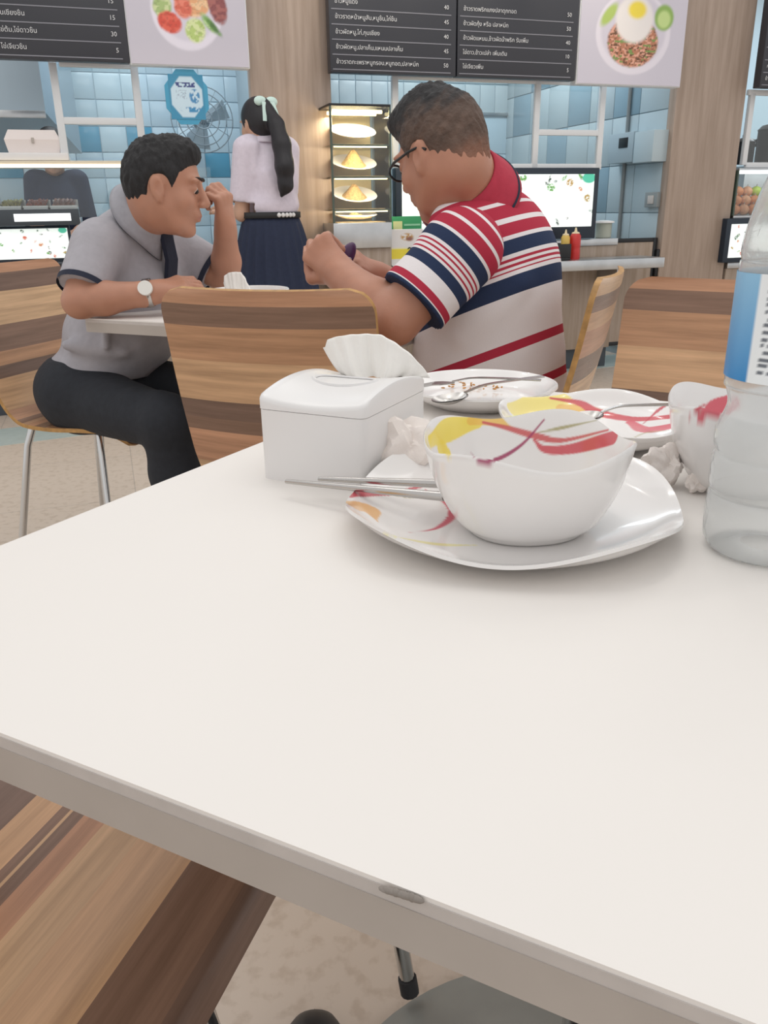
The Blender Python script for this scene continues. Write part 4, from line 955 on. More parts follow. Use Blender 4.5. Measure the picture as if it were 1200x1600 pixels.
# ------------------------------------------------------------------ tissue box
a = on(409, 747, TZ); b = on(572, 771, TZ); ud = (b - a); Wt = np.linalg.norm(ud); ud /= Wt
ang = math.atan2(ud[1], ud[0]); vd = np.array([-ud[1], ud[0], 0]); Dt = .150; Hn = .083
t = thing('tissue_box', 'white plastic pop up tissue box with a saddle shaped lid', 'tissue box', a, ang)
def rr_poly(x0, y0, x1, y1, r, n=6):
    return [p for p in rounded_poly([(x0, y0), (x1, y0), (x1, y1), (x0, y1)], r, n)]
hb_ = .074
mb = MB(); base = rr_poly(.0004, .0004, Wt - .0004, Dt - .0004, .010); n = len(base)
obj('body', mb.prism(base, 0, hb_ - .0008), M['plastic_white'], t, angle=40)
# lid: dense outline lofted to the saddle top
outl = []
bp = rr_poly(0, 0, Wt, Dt, .010, 6)
for i in range(len(bp)):
    p, q = bp[i], bp[(i + 1) % len(bp)]; m = max(1, int(np.linalg.norm(q - p) / .006))
    for k in range(m): outl.append(p + (q - p) * k / m)
cx, cy = Wt / 2, Dt / 2
def topz(p): X_, Y_ = (p[0] - cx) / cx, (p[1] - cy) / cy; return 1.0 * .1005 - .0115 * Y_ ** 2 * (1 if True else 0) + .006 * X_ ** 2 - .0085
N_ = len(outl); V = [(p[0], p[1], hb_ - .0002) for p in outl]; 
for s, dz in ((1.0, -.004), (.985, -.0012), (.95, 0), (.8, 0), (.6, 0), (.4, 0), (.2, 0), (.03, 0)):
    for p in outl: q = (cx + (p[0] - cx) * s, cy + (p[1] - cy) * s); V.append((q[0], q[1], topz(q) + dz))
Fc = [(i * N_ + k, i * N_ + (k + 1) % N_, (i + 1) * N_ + (k + 1) % N_, (i + 1) * N_ + k) for i in range(8) for k in range(N_)] + [tuple(range(N_))[::-1], tuple(8 * N_ + k for k in range(N_))]
obj('lid', MB().add(V, Fc), M['plastic_white'], t, angle=50)
obj('slot_ring', MB().add([(cx + .034 * math.cos(a_) * s, cy + .020 * math.sin(a_) * s, topz((cx + .034 * math.cos(a_) * s, cy + .020 * math.sin(a_) * s)) + h) for (s, h) in ((1.12, 0), (1.08, .002), (1.0, .002), (.96, 0.0005)) for a_ in np.linspace(0, 2 * math.pi, 33)[:-1]],
    [(i * 32 + k, i * 32 + (k + 1) % 32, (i + 1) * 32 + (k + 1) % 32, (i + 1) * 32 + k) for i in range(3) for k in range(32)]), M['plastic_white'], t)
# tissue popping out: fan shaped folded sheet
def tissue_fan(label, base, width, H, ang, mat_, seed, lean=.0, name='paper_tissue'):
    r = np.random.RandomState(seed); nu, nv = 40, 18; t = thing(name, label, 'tissue', base, ang); V = []
    ph = r.rand(4) * 6
    for side in (1, -1):
        for j in range(nv):
            q = j / (nv - 1)
            for i in range(nu):
                s = -1 + 2 * i / (nu - 1)
                hh = H * (1 - abs(s + .25) ** 2.6 * .35 - max(0, s - .1) * .42 - (.15 if s < -.92 else 0)) ; w = width / 2 * (.62 + .38 * q ** .6)
                fold = .006 * math.sin(7 * s + ph[0]) * (1 - .7 * q) + .002 * math.sin(23 * s + 2 * q + ph[1]) + .01 * (1 - (s * s)) * math.sin(q * 2.6)
                V.append((s * w, fold + side * (.004 + .006 * math.sin(math.pi * q)) * (1 - abs(s) ** 4) + lean * q, q * hh))
    n1 = nu * nv; Fc = []
    for j in range(nv - 1):
        for i in range(nu - 1): a = j * nu + i; Fc += [(a, a + 1, a + nu + 1, a + nu), (a + n1, a + nu + n1, a + nu + 1 + n1, a + 1 + n1)]
    for i in range(nu - 1): a = (nv - 1) * nu + i; Fc.append((a, a + 1, a + 1 + n1, a + n1))
    for j in range(nv - 1):
        for i in (0, nu - 1): a = j * nu + i; Fc.append((a, a + nu, a + nu + n1, a + n1) if i else (a + nu, a, a + n1, a + nu + n1))
    obj('sheet', MB().add(V, Fc), mat_, t, angle=None); return t
bx = on(588, 596, TZ + .085)
tissue_fan('white tissue sheet sticking up out of the tissue box', (bx[0], bx[1] + .01, TZ + .088), .118, .045, math.radians(-8), M['paper'], 1)
# crumpled tissues
def crumple(label, c, r, seed, sq=(1, 1, .8), mat_=None):
    rs = np.random.RandomState(seed); bm = bmesh.new(); bmesh.ops.create_icosphere(bm, subdivisions=4, radius=1.0)
    D = rs.randn(14, 3); D /= np.linalg.norm(D, axis=1)[:, None]; A = rs.uniform(.12, .5, 14)
    V = []
    for q in bm.verts:
        n = np.array(q.co); k = 1.0
        for d, a_ in zip(D, A): k -= a_ * max(0, n @ d - .72) * 1.8
        k += .16 * math.sin(6 * n[0] + 4 * n[1] * n[2] + seed) + .12 * math.sin(8 * n[1] - 5 * n[2] + 2 * seed) + .05 * math.sin(17 * n[0] + 13 * n[1])
        V.append(n * k * np.array(sq) * r)
    V = np.array(V); Fc = [[x.index for x in f.verts] for f in bm.faces]; bm.free(); V[:, 2] -= V[:, 2].min()
    t = thing('crumpled_tissue', label, 'tissue', c, 0.); obj('sheet', MB().add(V, Fc), mat_ or M['paper2'], t, angle=28); return t
cc = on(633, 748, TZ); crumple('large crumpled used tissue beside the tissue box', (cc[0], cc[1] + .012, TZ), .037, 4, (1.05, .62, .82))
cc = on(598, 750, TZ); crumple('small flat folded tissue lying against the tissue box', (cc[0], cc[1] + .004, TZ), .018, 9, (1.6, .8, .55))
cc = on(1060, 770, TZ); crumple('crumpled tissue between the large plate and the second bowl', (cc[0] - .006, cc[1] + .022, TZ), .019, 6, (1.1, .8, .95))
cc = on(1092, 775, TZ); crumple('tiny twisted scrap of tissue beside the second bowl', (cc[0] - .002, cc[1] + .006, TZ), .009, 3, (1.2, .7, 1.0))

# ------------------------------------------------------------------ water bottle
bc = on(1103, 862, TZ); BX = (bc[0] + .0455, bc[1] + .004, TZ); rB = .045
t = thing('water_bottle', 'clear plastic water bottle with a blue and white label', 'bottle', BX, math.radians(10))
prof = [(.012, .004), (.024, .0), (.031, .003), (.0335, .012), (.0335, .032), (.0322, .036), (.0335, .040), (.0335, .055), (.0322, .059), (.0335, .063), (.0335, .072), (.030, .082), (.0292, .088), (.0315, .097), (.0325, .102), (.0325, .158), (.0315, .162), (.0325, .168), (.031, .180), (.026, .200), (.018, .217), (.0135, .226), (.0135, .235)]
BS = 1.36; prof = [(r * BS, z * BS) for r, z in prof]
pf = ring(prof, 4)
def mat_pet():
    m, nt, N, L, b = new_mat('clear_pet'); b.inputs['Base Color'].default_value = (.97, .98, .98, 1); b.inputs['Roughness'].default_value = .10; b.inputs['Transmission Weight'].default_value = .80; b.inputs['IOR'].default_value = 1.12
    tc = N.new('ShaderNodeTexCoord'); vz = N.new('ShaderNodeTexVoronoi'); vz.inputs['Scale'].default_value = 110; L.new(tc.outputs['Object'], vz.inputs[0]); bp = N.new('ShaderNodeBump'); bp.inputs['Strength'].default_value = .22; bp.inputs['Distance'].default_value = .002; L.new(vz.outputs['Distance'], bp.inputs['Height']); L.new(bp.outputs[0], b.inputs['Normal'])
    return m
M['pet'] = mat_pet()
inner = [(max(r - .0007, .001), z + .0005) for r, z in pf][::-1]
obj('shell', MB().lathe(pf + inner, 64, cap=(False, False)), M['pet'], t, angle=70)
obj('cap', MB().lathe([(r * BS, z * BS) for r, z in ((.0155, .226), (.0155, .244), (.0145, .246), (.001, .246))], 32), mat('white_cap', '#e8ebee', .35), t)
# label wrapped round the body, printed
na, nz_ = 120, 60; V = []; C = []
for j in range(nz_):
    for i in range(na):
        a_ = 2 * math.pi * i / na; z = (.1025 + .055 * j / (nz_ - 1)) * BS; V.append((.0331 * BS * math.cos(a_), .0331 * BS * math.sin(a_), z))
        fr = (a_ / (2 * math.pi)) % 1.0; v = j / (nz_ - 1)
        blue = np.array(lin('#2f86c4')) * (1 - v) + np.array(lin('#8fc0e0')) * v; wht = np.array(lin('#eef2f4'))
        inw = .545 < fr < .80
        c = wht if inw else blue
        if inw and .57 < fr < .78:
            row = int(v * 16); 
            if 0 < row < 15 and (v * 16) % 1 > .45 and ((i * 7 + row * 13) % 5 > 0): c = np.array(lin('#6d737c'))
        C.append(c)
mb = MB().add(V, [(j * na + i, j * na + (i + 1) % na, (j + 1) * na + (i + 1) % na, (j + 1) * na + i) for j in range(nz_ - 1) for i in range(na)])
o = obj('label_sleeve', mb, mat_paint('bottle_label_print', .3), t); set_colors(o, C)
o['label'] = 'blue and white printed paper sleeve'

# ------------------------------------------------------------------ things on the far table
q = on(335, 452, .765); fq = at(362, 449, 2.12)
dish('dinner_plate', 'white plate on the far table behind the empty chair back', 'plate', (fq[0] + .035, 2.17, .76), 0., ring([(.06, 0, 0), (.07, .003, 0), (.09, .016, 0), (.105, .048, 0)], 4), ring([(.104, .05, 0), (.10, .048, 0), (.085, .018, 0), (.06, .006, 0), (.003, .006, 0)], 4), 0, 0, None, 64)
fq2 = at(446, 448, 2.02)
dish('side_dish', 'small white dish next to the plate on the far table', 'dish', (fq2[0], 2.02, .76), 0., ring([(.035, 0, 0), (.04, .003, 0), (.05, .024, 0), (.058, .048, 0)], 4), ring([(.057, .05, 0), (.054, .048, 0), (.045, .02, 0), (.03, .006, 0), (.002, .006, 0)], 4), 0, 0, None, 48)
fq3 = at(364, 442, 2.14)
tissue_fan('folded white napkin standing on the far table plate', (fq3[0] + .01, 2.17, .768), .088, .085, math.radians(-15), M['paper'], 7, name='paper_napkin')
# ================================================================== PEOPLE
class SDF:
    """distance field on a grid with smooth blending; meshed with surface nets"""
    def __init__(s, lo, hi, res):
        s.lo = np.array(lo, float); s.res = res; s.n = np.ceil((np.array(hi, float) - s.lo) / res).astype(int) + 1
        s.f = np.full(tuple(s.n), .2, np.float32)
    def _win(s, lo, hi):
        a = np.clip(np.floor((lo - s.lo) / s.res).astype(int), 0, s.n - 1); b = np.clip(np.ceil((hi - s.lo) / s.res).astype(int) + 1, 1, s.n)
        if (b <= a).any(): return None, None
        ax = [(s.lo[i] + s.res * np.arange(a[i], b[i])).astype(np.float32) for i in range(3)]
        P = np.stack(np.meshgrid(*ax, indexing='ij'), -1); return tuple(slice(a[i], b[i]) for i in range(3)), P
    def _mix(s, w, d, k, mode):
        g = s.f[w]
        if mode == 'sub': d = -d; h = np.maximum(k - np.abs(g - d), 0) / k; s.f[w] = np.maximum(g, d) + h * h * k * .25
        else: h = np.maximum(k - np.abs(g - d), 0) / k; s.f[w] = np.minimum(g, d) - h * h * k * .25
    def cone(s, a, b, ra, rb, k=.02, mode='add', flat=None):
        a = np.asarray(a, float); b = np.asarray(b, float); pad = max(ra, rb) + k + 4 * s.res
        w, P = s._win(np.minimum(a, b) - pad, np.maximum(a, b) + pad)
        if w is None: return s
        d = b - a; t = np.clip(((P - a) @ d) / (d @ d + 1e-9), 0, 1); r = np.linalg.norm(P - a - t[..., None] * d, axis=-1) - (ra + (rb - ra) * t)
        s._mix(w, r.astype(np.float32), k, mode); return s
    def ell(s, c, r, R=None, k=.02, mode='add'):
        c = np.asarray(c, float); r = np.asarray(r, float); pad = r.max() + k + 4 * s.res
        w, P = s._win(c - pad, c + pad)
        if w is None: return s
        q = P - c
        if R is not None: q = q @ np.asarray(R)     # columns of R are the local axes
        k0 = np.linalg.norm(q / r, axis=-1); k1 = np.linalg.norm(q / (r * r), axis=-1) + 1e-9
        s._mix(w, (k0 * (k0 - 1) / k1).astype(np.float32), k, mode); return s
    def chain(s, pts, rs, k=.012):
        for i in range(len(pts) - 1): s.cone(pts[i], pts[i + 1], rs[i], rs[i + 1], k)
        return s
    def cut(s, p, n):
        """remove the half space on the side of n"""
        n = np.asarray(n, float); n /= np.linalg.norm(n); ax = [(s.lo[i] + s.res * np.arange(s.n[i])).astype(np.float32) - p[i] for i in range(3)]
        d = ax[0][:, None, None] * n[0] + ax[1][None, :, None] * n[1] + ax[2][None, None, :] * n[2]
        s.f = np.maximum(s.f, d.astype(np.float32)); return s
    def mesh(s):
        f = s.f; f[0] = f[-1] = .2; f[:, 0] = f[:, -1] = .2; f[:, :, 0] = f[:, :, -1] = .2
        ins = f < 0; nx, ny, nz = f.shape
        c = [ins[i:nx - 1 + i, j:ny - 1 + j, k:nz - 1 + k] for i in (0, 1) for j in (0, 1) for k in (0, 1)]
        cnt = sum(x.astype(np.uint8) for x in c); act = (cnt > 0) & (cnt < 8); I, J, K = np.nonzero(act)
        idx = np.full(act.shape, -1, np.int32); idx[I, J, K] = np.arange(len(I))
        val = np.stack([f[I + i, J + j, K + k] for i in (0, 1) for j in (0, 1) for k in (0, 1)], 1)
        off = np.array([(i, j, k) for i in (0, 1) for j in (0, 1) for k in (0, 1)], float)
        acc = np.zeros((len(I), 3)); num = np.zeros(len(I))
        for a in range(8):
            for ax in (1, 2, 4):
                b = a | ax
                if b == a: continue
                m = (val[:, a] < 0) != (val[:, b] < 0); va, vb = val[:, a], val[:, b]; t = np.where(m, va / (va - vb + 1e-12), 0)
                acc += m[:, None] * (off[a] + t[:, None] * (off[b] - off[a])); num += m
        V = s.lo + s.res * (np.stack([I, J, K], 1) + acc / num[:, None])
        Q = []
        for ax in range(3):
            sl0 = [slice(None)] * 3; sl1 = [slice(None)] * 3; sl0[ax] = slice(0, -1); sl1[ax] = slice(1, None)
            a_, b_ = ins[tuple(sl0)], ins[tuple(sl1)]; e = np.nonzero(a_ != b_); fl = a_[e]; u, v = [(1, 2), (2, 0), (0, 1)][ax]
            def cell(du, dv):
                p = [e[0].copy(), e[1].copy(), e[2].copy()]; p[u] = p[u] - du; p[v] = p[v] - dv; return idx[p[0], p[1], p[2]]
            q = np.stack([cell(1, 1), cell(0, 1), cell(0, 0), cell(1, 0)], 1); q[~fl] = q[~fl][:, ::-1]; Q.append(q)
        return V, np.concatenate(Q)
def sdf_obj(name, s, mat_, parent, smooth_it=2, rough=None):
    V, Q = s.mesh()
    if smooth_it:
        E = np.concatenate([Q[:, [0, 1]], Q[:, [1, 2]], Q[:, [2, 3]], Q[:, [3, 0]]]); deg = np.bincount(E.ravel(), minlength=len(V)).astype(float) + 1e-9
        for it in range(smooth_it * 2):
            A = np.stack([np.bincount(E[:, 0], V[E[:, 1], c], len(V)) + np.bincount(E[:, 1], V[E[:, 0], c], len(V)) for c in range(3)], 1) / deg[:, None]
            V = V + (.5 if it % 2 == 0 else -.52) * (A - V)
    if rough: c_, a_ = rough; V = V + (V - c_) * (a_ * (vnoise(V[:, 0] * 150 + V[:, 2] * 20, V[:, 1] * 150 + V[:, 2] * 60) - .5))[:, None]
    M_ = np.array(parent.matrix_basis.inverted()); Vl = V @ M_[:3, :3].T + M_[:3, 3]
    me = bpy.data.meshes.new(name); me.vertices.add(len(Vl)); me.vertices.foreach_set('co', Vl.astype(np.float32).ravel())
    me.loops.add(len(Q) * 4); me.loops.foreach_set('vertex_index', Q.astype(np.int32).ravel()); me.polygons.add(len(Q)); me.polygons.foreach_set('loop_start', np.arange(0, len(Q) * 4, 4, dtype=np.int32)); me.polygons.foreach_set('use_smooth', np.ones(len(Q), bool))
    me.update(calc_edges=True); me.validate(); me.materials.append(mat_)
    o = bpy.data.objects.new(name, me); COL.objects.link(o); o.parent = parent; return o, V
def unit(v): v = np.asarray(v, float); return v / np.linalg.norm(v)
def heading(yaw, pitch=0.):
    y, p = math.radians(yaw), math.radians(pitch); f = np.array([math.cos(y) * math.cos(p), math.sin(y) * math.cos(p), math.sin(p)]); l = np.array([-math.sin(y), math.cos(y), 0.]); return f, l, np.cross(f, l)
def set_float(o, name, A): a = o.data.attributes.new(name, 'FLOAT', 'POINT'); a.data.foreach_set('value', np.asarray(A, np.float32))

def head(B, C, f, l, u, sc=1.0, ear=True):
    """sculpt head into field B; local axes f forward, l left, u up"""
    R = np.stack([f, l, u], 1); P = lambda x, y, z: C + sc * (f * x + l * y + u * z)
    B.ell(P(-.008, 0, .030), np.array([.098, .076, .098]) * sc, R, .02); B.ell(P(.030, 0, -.045), np.array([.062, .057, .068]) * sc, R, .03)
    B.ell(P(-.045, 0, .01), np.array([.055, .066, .07]) * sc, R, .02)
    B.ell(P(.068, 0, -.098), np.array([.022, .024, .018]) * sc, R, .02)
    for s in (-1, 1):
        B.ell(P(.055, s * .040, -.022), np.array([.030, .024, .028]) * sc, R, .02); B.ell(P(.084, s * .030, .034), np.array([.013, .026, .009]) * sc, R, .014)
        B.ell(P(.099, s * .031, .014), np.array([.013, .018, .011]) * sc, R, .012, 'sub'); B.ell(P(.078, s * .031, .013), np.array([.016, .0155, .0125]) * sc, R, .005)
        B.cone(P(.0, s * .052, -.03), P(.045, s * .036, -.085), .022 * sc, .018 * sc, .02)
        if ear:
            B.ell(P(-.004, s * .080, .002), np.array([.019, .0075, .032]) * sc, R @ np.array([[.96, 0, -.28], [0, 1, 0], [.28, 0, .96]]), .006)
            B.ell(P(.002, s * .087, .004), np.array([.010, .006, .018]) * sc, R, .004, 'sub'); B.ell(P(.004, s * .079, -.026), np.array([.008, .006, .009]) * sc, R, .004)
    B.cone(P(.090, 0, .022), P(.113, 0, -.020), .009 * sc, .0125 * sc, .012); B.ell(P(.104, .010, -.026), np.array([.010, .008, .008]) * sc, R, .006); B.ell(P(.104, -.010, -.026), np.array([.010, .008, .008]) * sc, R, .006)
    B.ell(P(.088, 0, -.052), np.array([.013, .024, .014]) * sc, R, .012); B.ell(P(.097, 0, -.0545), np.array([.007, .019, .005]) * sc, R, .005); B.ell(P(.095, 0, -.066), np.array([.007, .016, .0055]) * sc, R, .005)
    return P, R
def hand(B, wrist, d, nrm, side, curl, spread=.0, sc=1.0, thumb=(.5, .6), wr=.026):
    """wrist point, d palm direction, nrm back-of-hand normal, side=+1 thumb towards cross(nrm,d)... curl: per finger list of 3 angles"""
    d = unit(d); nrm = unit(np.asarray(nrm) - d * (np.asarray(nrm) @ d)); x = np.cross(nrm, d) * side
    W = lambda a, b, c: wrist + sc * (d * a + x * b + nrm * c)
    for (b, r0, r1) in ((.026, .013, .0115), (.009, .0145, .012), (-.009, .0145, .012), (-.025, .013, .011)): B.cone(W(.006, b * .6, 0), W(.078 - abs(b) * .25, b, 0), r0 * sc, r1 * sc, .010)
    B.cone(W(-.02, 0, 0), W(.02, 0, 0), wr * sc, .023 * sc, .02)
    for i, (b, L) in enumerate(((.027, .95), (.0095, 1.06), (-.0088, 1.0), (-.026, .80))):
        p = W(.080 - abs(b) * .3, b, 0); ang = 0.; r = .0092 * sc; pts = [W(.066, b * .95, 0), p]; rs = [r * 1.1, r]
        for (ln, c) in zip((.042, .027, .022), curl[i]):
            ang += c; dv = d * math.cos(ang) - nrm * math.sin(ang) + x * spread * (1.5 - i); p = p + unit(dv) * ln * L * sc; pts.append(p); r *= .92; rs.append(r)
        B.chain(pts, rs, .0035)
    t0 = W(.018, .022, -.006); a, b = thumb; v1 = unit(d * .62 + x * .75 * (1 - a * .4) - nrm * .45 * a); p1 = t0 + v1 * .042 * sc; v2 = unit(d * .9 + x * (.25 - .8 * b) - nrm * .35 * b); p2 = p1 + v2 * .032 * sc; p3 = p2 + unit(v2 + d * .1 - x * .3 * b) * .024 * sc
    B.chain([t0, p1, p2, p3], [.0155 * sc, .0125 * sc, .0108 * sc, .0088 * sc], .006); return W
def skin_mat(name): return mat_paint(name, .48, bump=.10, bscale=140., sss=.06)
def skin_colors(V, base, P_, R, C, sc, lips='#a4655a', blush=None):
    q = (V - C) @ R / sc; n = vnoise(V[:, 0] * 60, V[:, 2] * 60 + V[:, 1] * 37); b = np.array(lin(base)); col = b[None] * (1 + (n[:, None] - .5) * .10)
    m = np.exp(-(((q[:, 0] - .102) / .012) ** 2 + (q[:, 1] / .021) ** 2 + ((q[:, 2] + .060) / .0085) ** 2) ** 1.5); col = col * (1 - .75 * m[:, None]) + np.array(lin(lips)) * .75 * m[:, None]
    return col
def eyes(parent, P, R, sc, who):
    Mi = np.array(parent.matrix_basis.inverted())
    for s in (-1, 1):
        c = P(.0825, s * .031, .0115); e = obj('eye', MB().ball(c, .0116 * sc, 14, 10), mat('eye_white_' + who, '#c9b3a6', .25), parent, world=True)
        g = obj('iris', MB().ball(c + (R[:, 0] * .0070 - R[:, 2] * .0045) * sc, .0072 * sc, 12, 8), mat('dark_iris_' + who, '#241a16', .15), e); 
        V = np.array([v.co[:] for v in g.data.vertices]); V = V @ Mi[:3, :3].T + Mi[:3, 3]
        g.data.vertices.foreach_set('co', V.astype(np.float32).ravel()); g.data.update()
        b = MB(); pts = [P(.101 - .02 * abs(t) ** 2, s * (.014 + .034 * t), .035 + .006 * math.sin(t * 2.6)) for t in np.linspace(0, 1, 7)]
        obj('eyebrow', b.tube(pts, [.0018 * sc, .0034 * sc, .0036 * sc, .0034 * sc, .003 * sc, .0024 * sc, .0012 * sc], 8), M['brow'], parent, world=True)
M['brow'] = mat('dark_eyebrow', '#2a211d', .8)
def fabric(name, col, noise=.06, rough=.85): return mat(name, col, rough, noise=noise, scale=60, bump=.12)

# ------------------------------------------------------------------ man in the grey polo
def man_grey():
    sk = skin_mat('skin_grey_polo_man')
    fb, lb, ub = heading(-22); RB = np.stack([fb, lb, ub], 1)
    pel = at(160, 592, 2.28); wai = at(180, 525, 2.28); che = at(204, 430, 2.26); top = at(210, 374, 2.24); nb = at(221, 340, 2.19)
    base = np.array([pel[0], pel[1], 0.])
    t = thing('person', 'seated man in a grey polo shirt and dark trousers, hand raised to his face', 'person', base)
    f, l, u = heading(3, -9); C = at(257, 296, 2.13); sc = .90
    sR = top - lb * .155 - ub * .025; sL = top + lb * .155 - ub * .02
    eR = at(124, 471, 2.01); wR = at(240, 457, 2.03)
    eL = at(354, 437, 2.36); wL = at(352, 352, 2.27)
    lo = np.array([-1.06, 1.80, .40]); hi = np.array([-.28, 2.62, 1.22])
    B = SDF(lo, hi, .0038)
    P, R = head(B, C, f, l, u, sc)
    B.cone(P(-.022, 0, -.05), nb, .054, .058, .03); B.cone(nb, top, .056, .06, .04)
    B.ell(che, (.09, .13, .15), RB, .05); B.cone(top - lb * .12, top + lb * .12, .05, .05, .04); B.cone(che, pel, .11, .12, .05)
    for s_, e_, w_ in ((sR, eR, wR), (sL, eL, wL)):
        B.cone(s_, e_, .048, .040, .03); B.cone(e_, e_ + (w_ - e_) * .35, .039, .040, .012); B.cone(e_ + (w_ - e_) * .35, w_, .040, .0255, .012)
    # right hand resting on the table, fingers gently curled; left hand a loose fist near the face
    hand(B, wR, at(312, 434, 2.08) - wR, np.array([-.15, -.45, .88]), 1, [(.35, .7, .5), (.45, .8, .5), (.5, .85, .5), (.6, .9, .5)], .05, .98, (.6, .3))
    hand(B, wL, at(348, 300, 2.25) - wL, np.array([.85, -.45, .05]), -1, [(.9, 1.3, .9), (1.1, 1.4, .9), (1.2, 1.4, .9), (1.3, 1.4, .9)], .0, .95, (.8, .8))
    body, V = sdf_obj('body', B, sk, t); set_colors(body, skin_colors(V, '#b7846c', P, R, C, sc))
    eyes(t, P, R, sc, 'grey')
    # hair
    H = SDF(C - .17, C + .17, .004); H.ell(P(-.012, 0, .038), np.array([.102, .081, .098]) * sc, R, .02); H.ell(P(-.048, 0, .008), np.array([.060, .070, .072]) * sc, R, .02); H.ell(P(.032, 0, .098), np.array([.060, .056, .040]) * sc, R, .02)
    H.ell(P(.112, 0, .012), np.array([.085, .12, .064]) * sc, R, .012, 'sub'); H.ell(P(.07, 0, -.075), np.array([.105, .13, .09]) * sc, R, .012, 'sub'); H.cut(P(-.02, 0, -.062), -u + f * .25)
    for s in (-1, 1): H.ell(P(.002, s * .085, -.002), np.array([.030, .03, .040]) * sc, R, .01, 'sub')
    o, V = sdf_obj('hair', H, mat('short_black_hair', '#1f1e20', .7, noise=.35, scale=90, bump=.7, stretch=(1, 1, .4)), t, 2, (C, .06))
    # shirt
    gm = fabric('heather_grey_pique', '#a9a6ac', .05)
    S = SDF(lo - .03, hi + np.array([.0, 0, -.06]), .0045)
    S.ell(che, (.115, .152, .165), RB, .05); S.cone(top - lb * .125, top + lb * .125, .056, .056, .05); S.cone(che - ub * .02, wai, .12, .128, .05); S.ell(wai + fb * .03, (.142, .152, .10), RB, .05); S.ell(pel + ub * .03, (.142, .160, .07), RB, .05)
    S.cone(top, nb - ub * .005, .066, .066, .04)
    for s_, e_, kk in ((sR, eR, .62), (sL, eL, .62)): S.cone(s_, s_ + (e_ - s_) * kk, .062, .062, .04)
    for s_, e_, kk in ((sR, eR, .62), (sL, eL, .62)):
        pass
    # folds
    for a, b, r in ((che - lb * .15 + fb * .03 - ub * .06, wai - lb * .16 + fb * .10, .012), (che + fb * .11 - ub * .08, wai - lb * .08 + fb * .14, .012), (wai - lb * .17 - fb * .02, wai - lb * .12 + fb * .12 - ub * .02, .010)): S.cone(a, b, r, r * .6, .035)
    nk = unit(P(0, 0, 0) - nb); S.cone(nb - nk * .01, nb + nk * .12, .058, .062, .012, 'sub')
    S.cut(pel + ub * .015, np.array([0, 0, -1.]))
    # flat sleeve ends
    for s_, e_ in ((sR, eR), (sL, eL)):
        d = unit(e_ - s_); p = s_ + (e_ - s_) * .74; w, Pq = S._win(p - .09, p + .12)
        if w is not None:
            dd = (Pq - p) @ d; rr = np.linalg.norm(Pq - p - dd[..., None] * d, axis=-1); S.f[w] = np.where((dd > 0) & (rr < .088), np.maximum(S.f[w], dd.astype(np.float32)), S.f[w])
    shirt, V = sdf_obj('polo_shirt', S, gm, t)
    for s_, e_ in ((sR, eR), (sL, eL)):
        d = unit(e_ - s_); p = s_ + (e_ - s_) * .742; x, y, _ = frame(d)
        obj('cuff_band', MB().tube([p - d * .010, p + d * .004], [.0645, .0635], 36, cap=False), M['navy_trim'], t, world=True)
    # collar: band round the neck with points falling forward
    def collar(nc, axis, fw, r0, r1, h, m, m2, lf):
        x = unit(fw - axis * (fw @ axis)); y = np.cross(axis, x); mb = MB(); mb2 = MB(); n = 48; V1 = []; V2 = []
        for j in range(5):
            q = j / 4
            for i in range(n + 1):
                a = math.radians(16) + (2 * math.pi - math.radians(32)) * i / n; front = max(0, math.cos(a)) ** 3; rad = r0 + (r1 - r0) * q
                V1.append(nc + axis * (h * (1 - q) - front * q * .035 - front * .012) + x * rad * math.cos(a) * (1 + .25 * front * q) + y * rad * math.sin(a))
        nn_ = n + 1; Fq = [(j * nn_ + i, j * nn_ + i + 1, (j + 1) * nn_ + i + 1, (j + 1) * nn_ + i) for j in range(4) for i in range(n)]
        o = obj('collar', mb.add(V1, Fq), m, t, world=True, angle=None); mo = o.modifiers.new('thickness', 'SOLIDIFY'); mo.thickness = .004
        e = [V1[4 * nn_ + i] + axis * -.0005 for i in range(nn_)]; e2 = [V1[3 * nn_ + i] * .35 + V1[4 * nn_ + i] * .65 for i in range(nn_)]
        obj('collar_stripe', mb2.tube([a * .7 + b * .3 for a, b in zip(e, e2)], .0032, 6), m2, t, world=True)
    t_col = collar(nb + nk * .010, nk, fb, .062, .088, .046, fabric('grey_collar', '#a2a1a8'), M['navy_trim'], lb)
    # placket
    pf0 = nb + fb * .062 - ub * .03; pf1 = che + fb * .118 - ub * .03
    obj('placket', MB().add([p + s * lb * .020 + fb * o_ for p in (pf0, (pf0 + pf1) / 2 + fb * .012, pf1) for s in (-1, 1) for o_ in (0, .012)], [(0, 2, 3, 1), (4, 6, 7, 5), (1, 3, 7, 5), (5, 7, 11, 9), (8, 9, 11, 10), (0, 1, 5, 4), (4, 5, 9, 8), (2, 6, 7, 3), (6, 10, 11, 7)]), M['navy_trim'], t, world=True, smooth=False)
    # trousers
    tm = fabric('dark_navy_trousers', '#25282f', .12)
    hR = pel - lb * .085 - ub * .035; hL = pel + lb * .085 - ub * .035; kR = at(262, 655, 1.98); kL = at(330, 610, 2.20)
    aR = np.array([kR[0] + .0, kR[1] + .05, .10]); aL = np.array([kL[0], kL[1] + .06, .10])
    Tz = SDF(np.array([-1.1, 1.78, .06]), np.array([-.25, 2.66, .70]), .0055)
    Tz.ell(pel - ub * .01 - fb * .01, (.150, .178, .105), RB, .05); Tz.cone(pel - fb * .03 - lb * .07 - ub * .03, pel - fb * .03 + lb * .07 - ub * .03, .105, .105, .05)
    for h_, k_, a_ in ((hR, kR, aR), (hL, kL, aL)): Tz.cone(h_, k_ - ub * .01, .094, .068, .04); Tz.cone(k_, k_ + (a_ - k_) * .35, .066, .064, .02); Tz.cone(k_ + (a_ - k_) * .35, a_, .064, .052, .02)
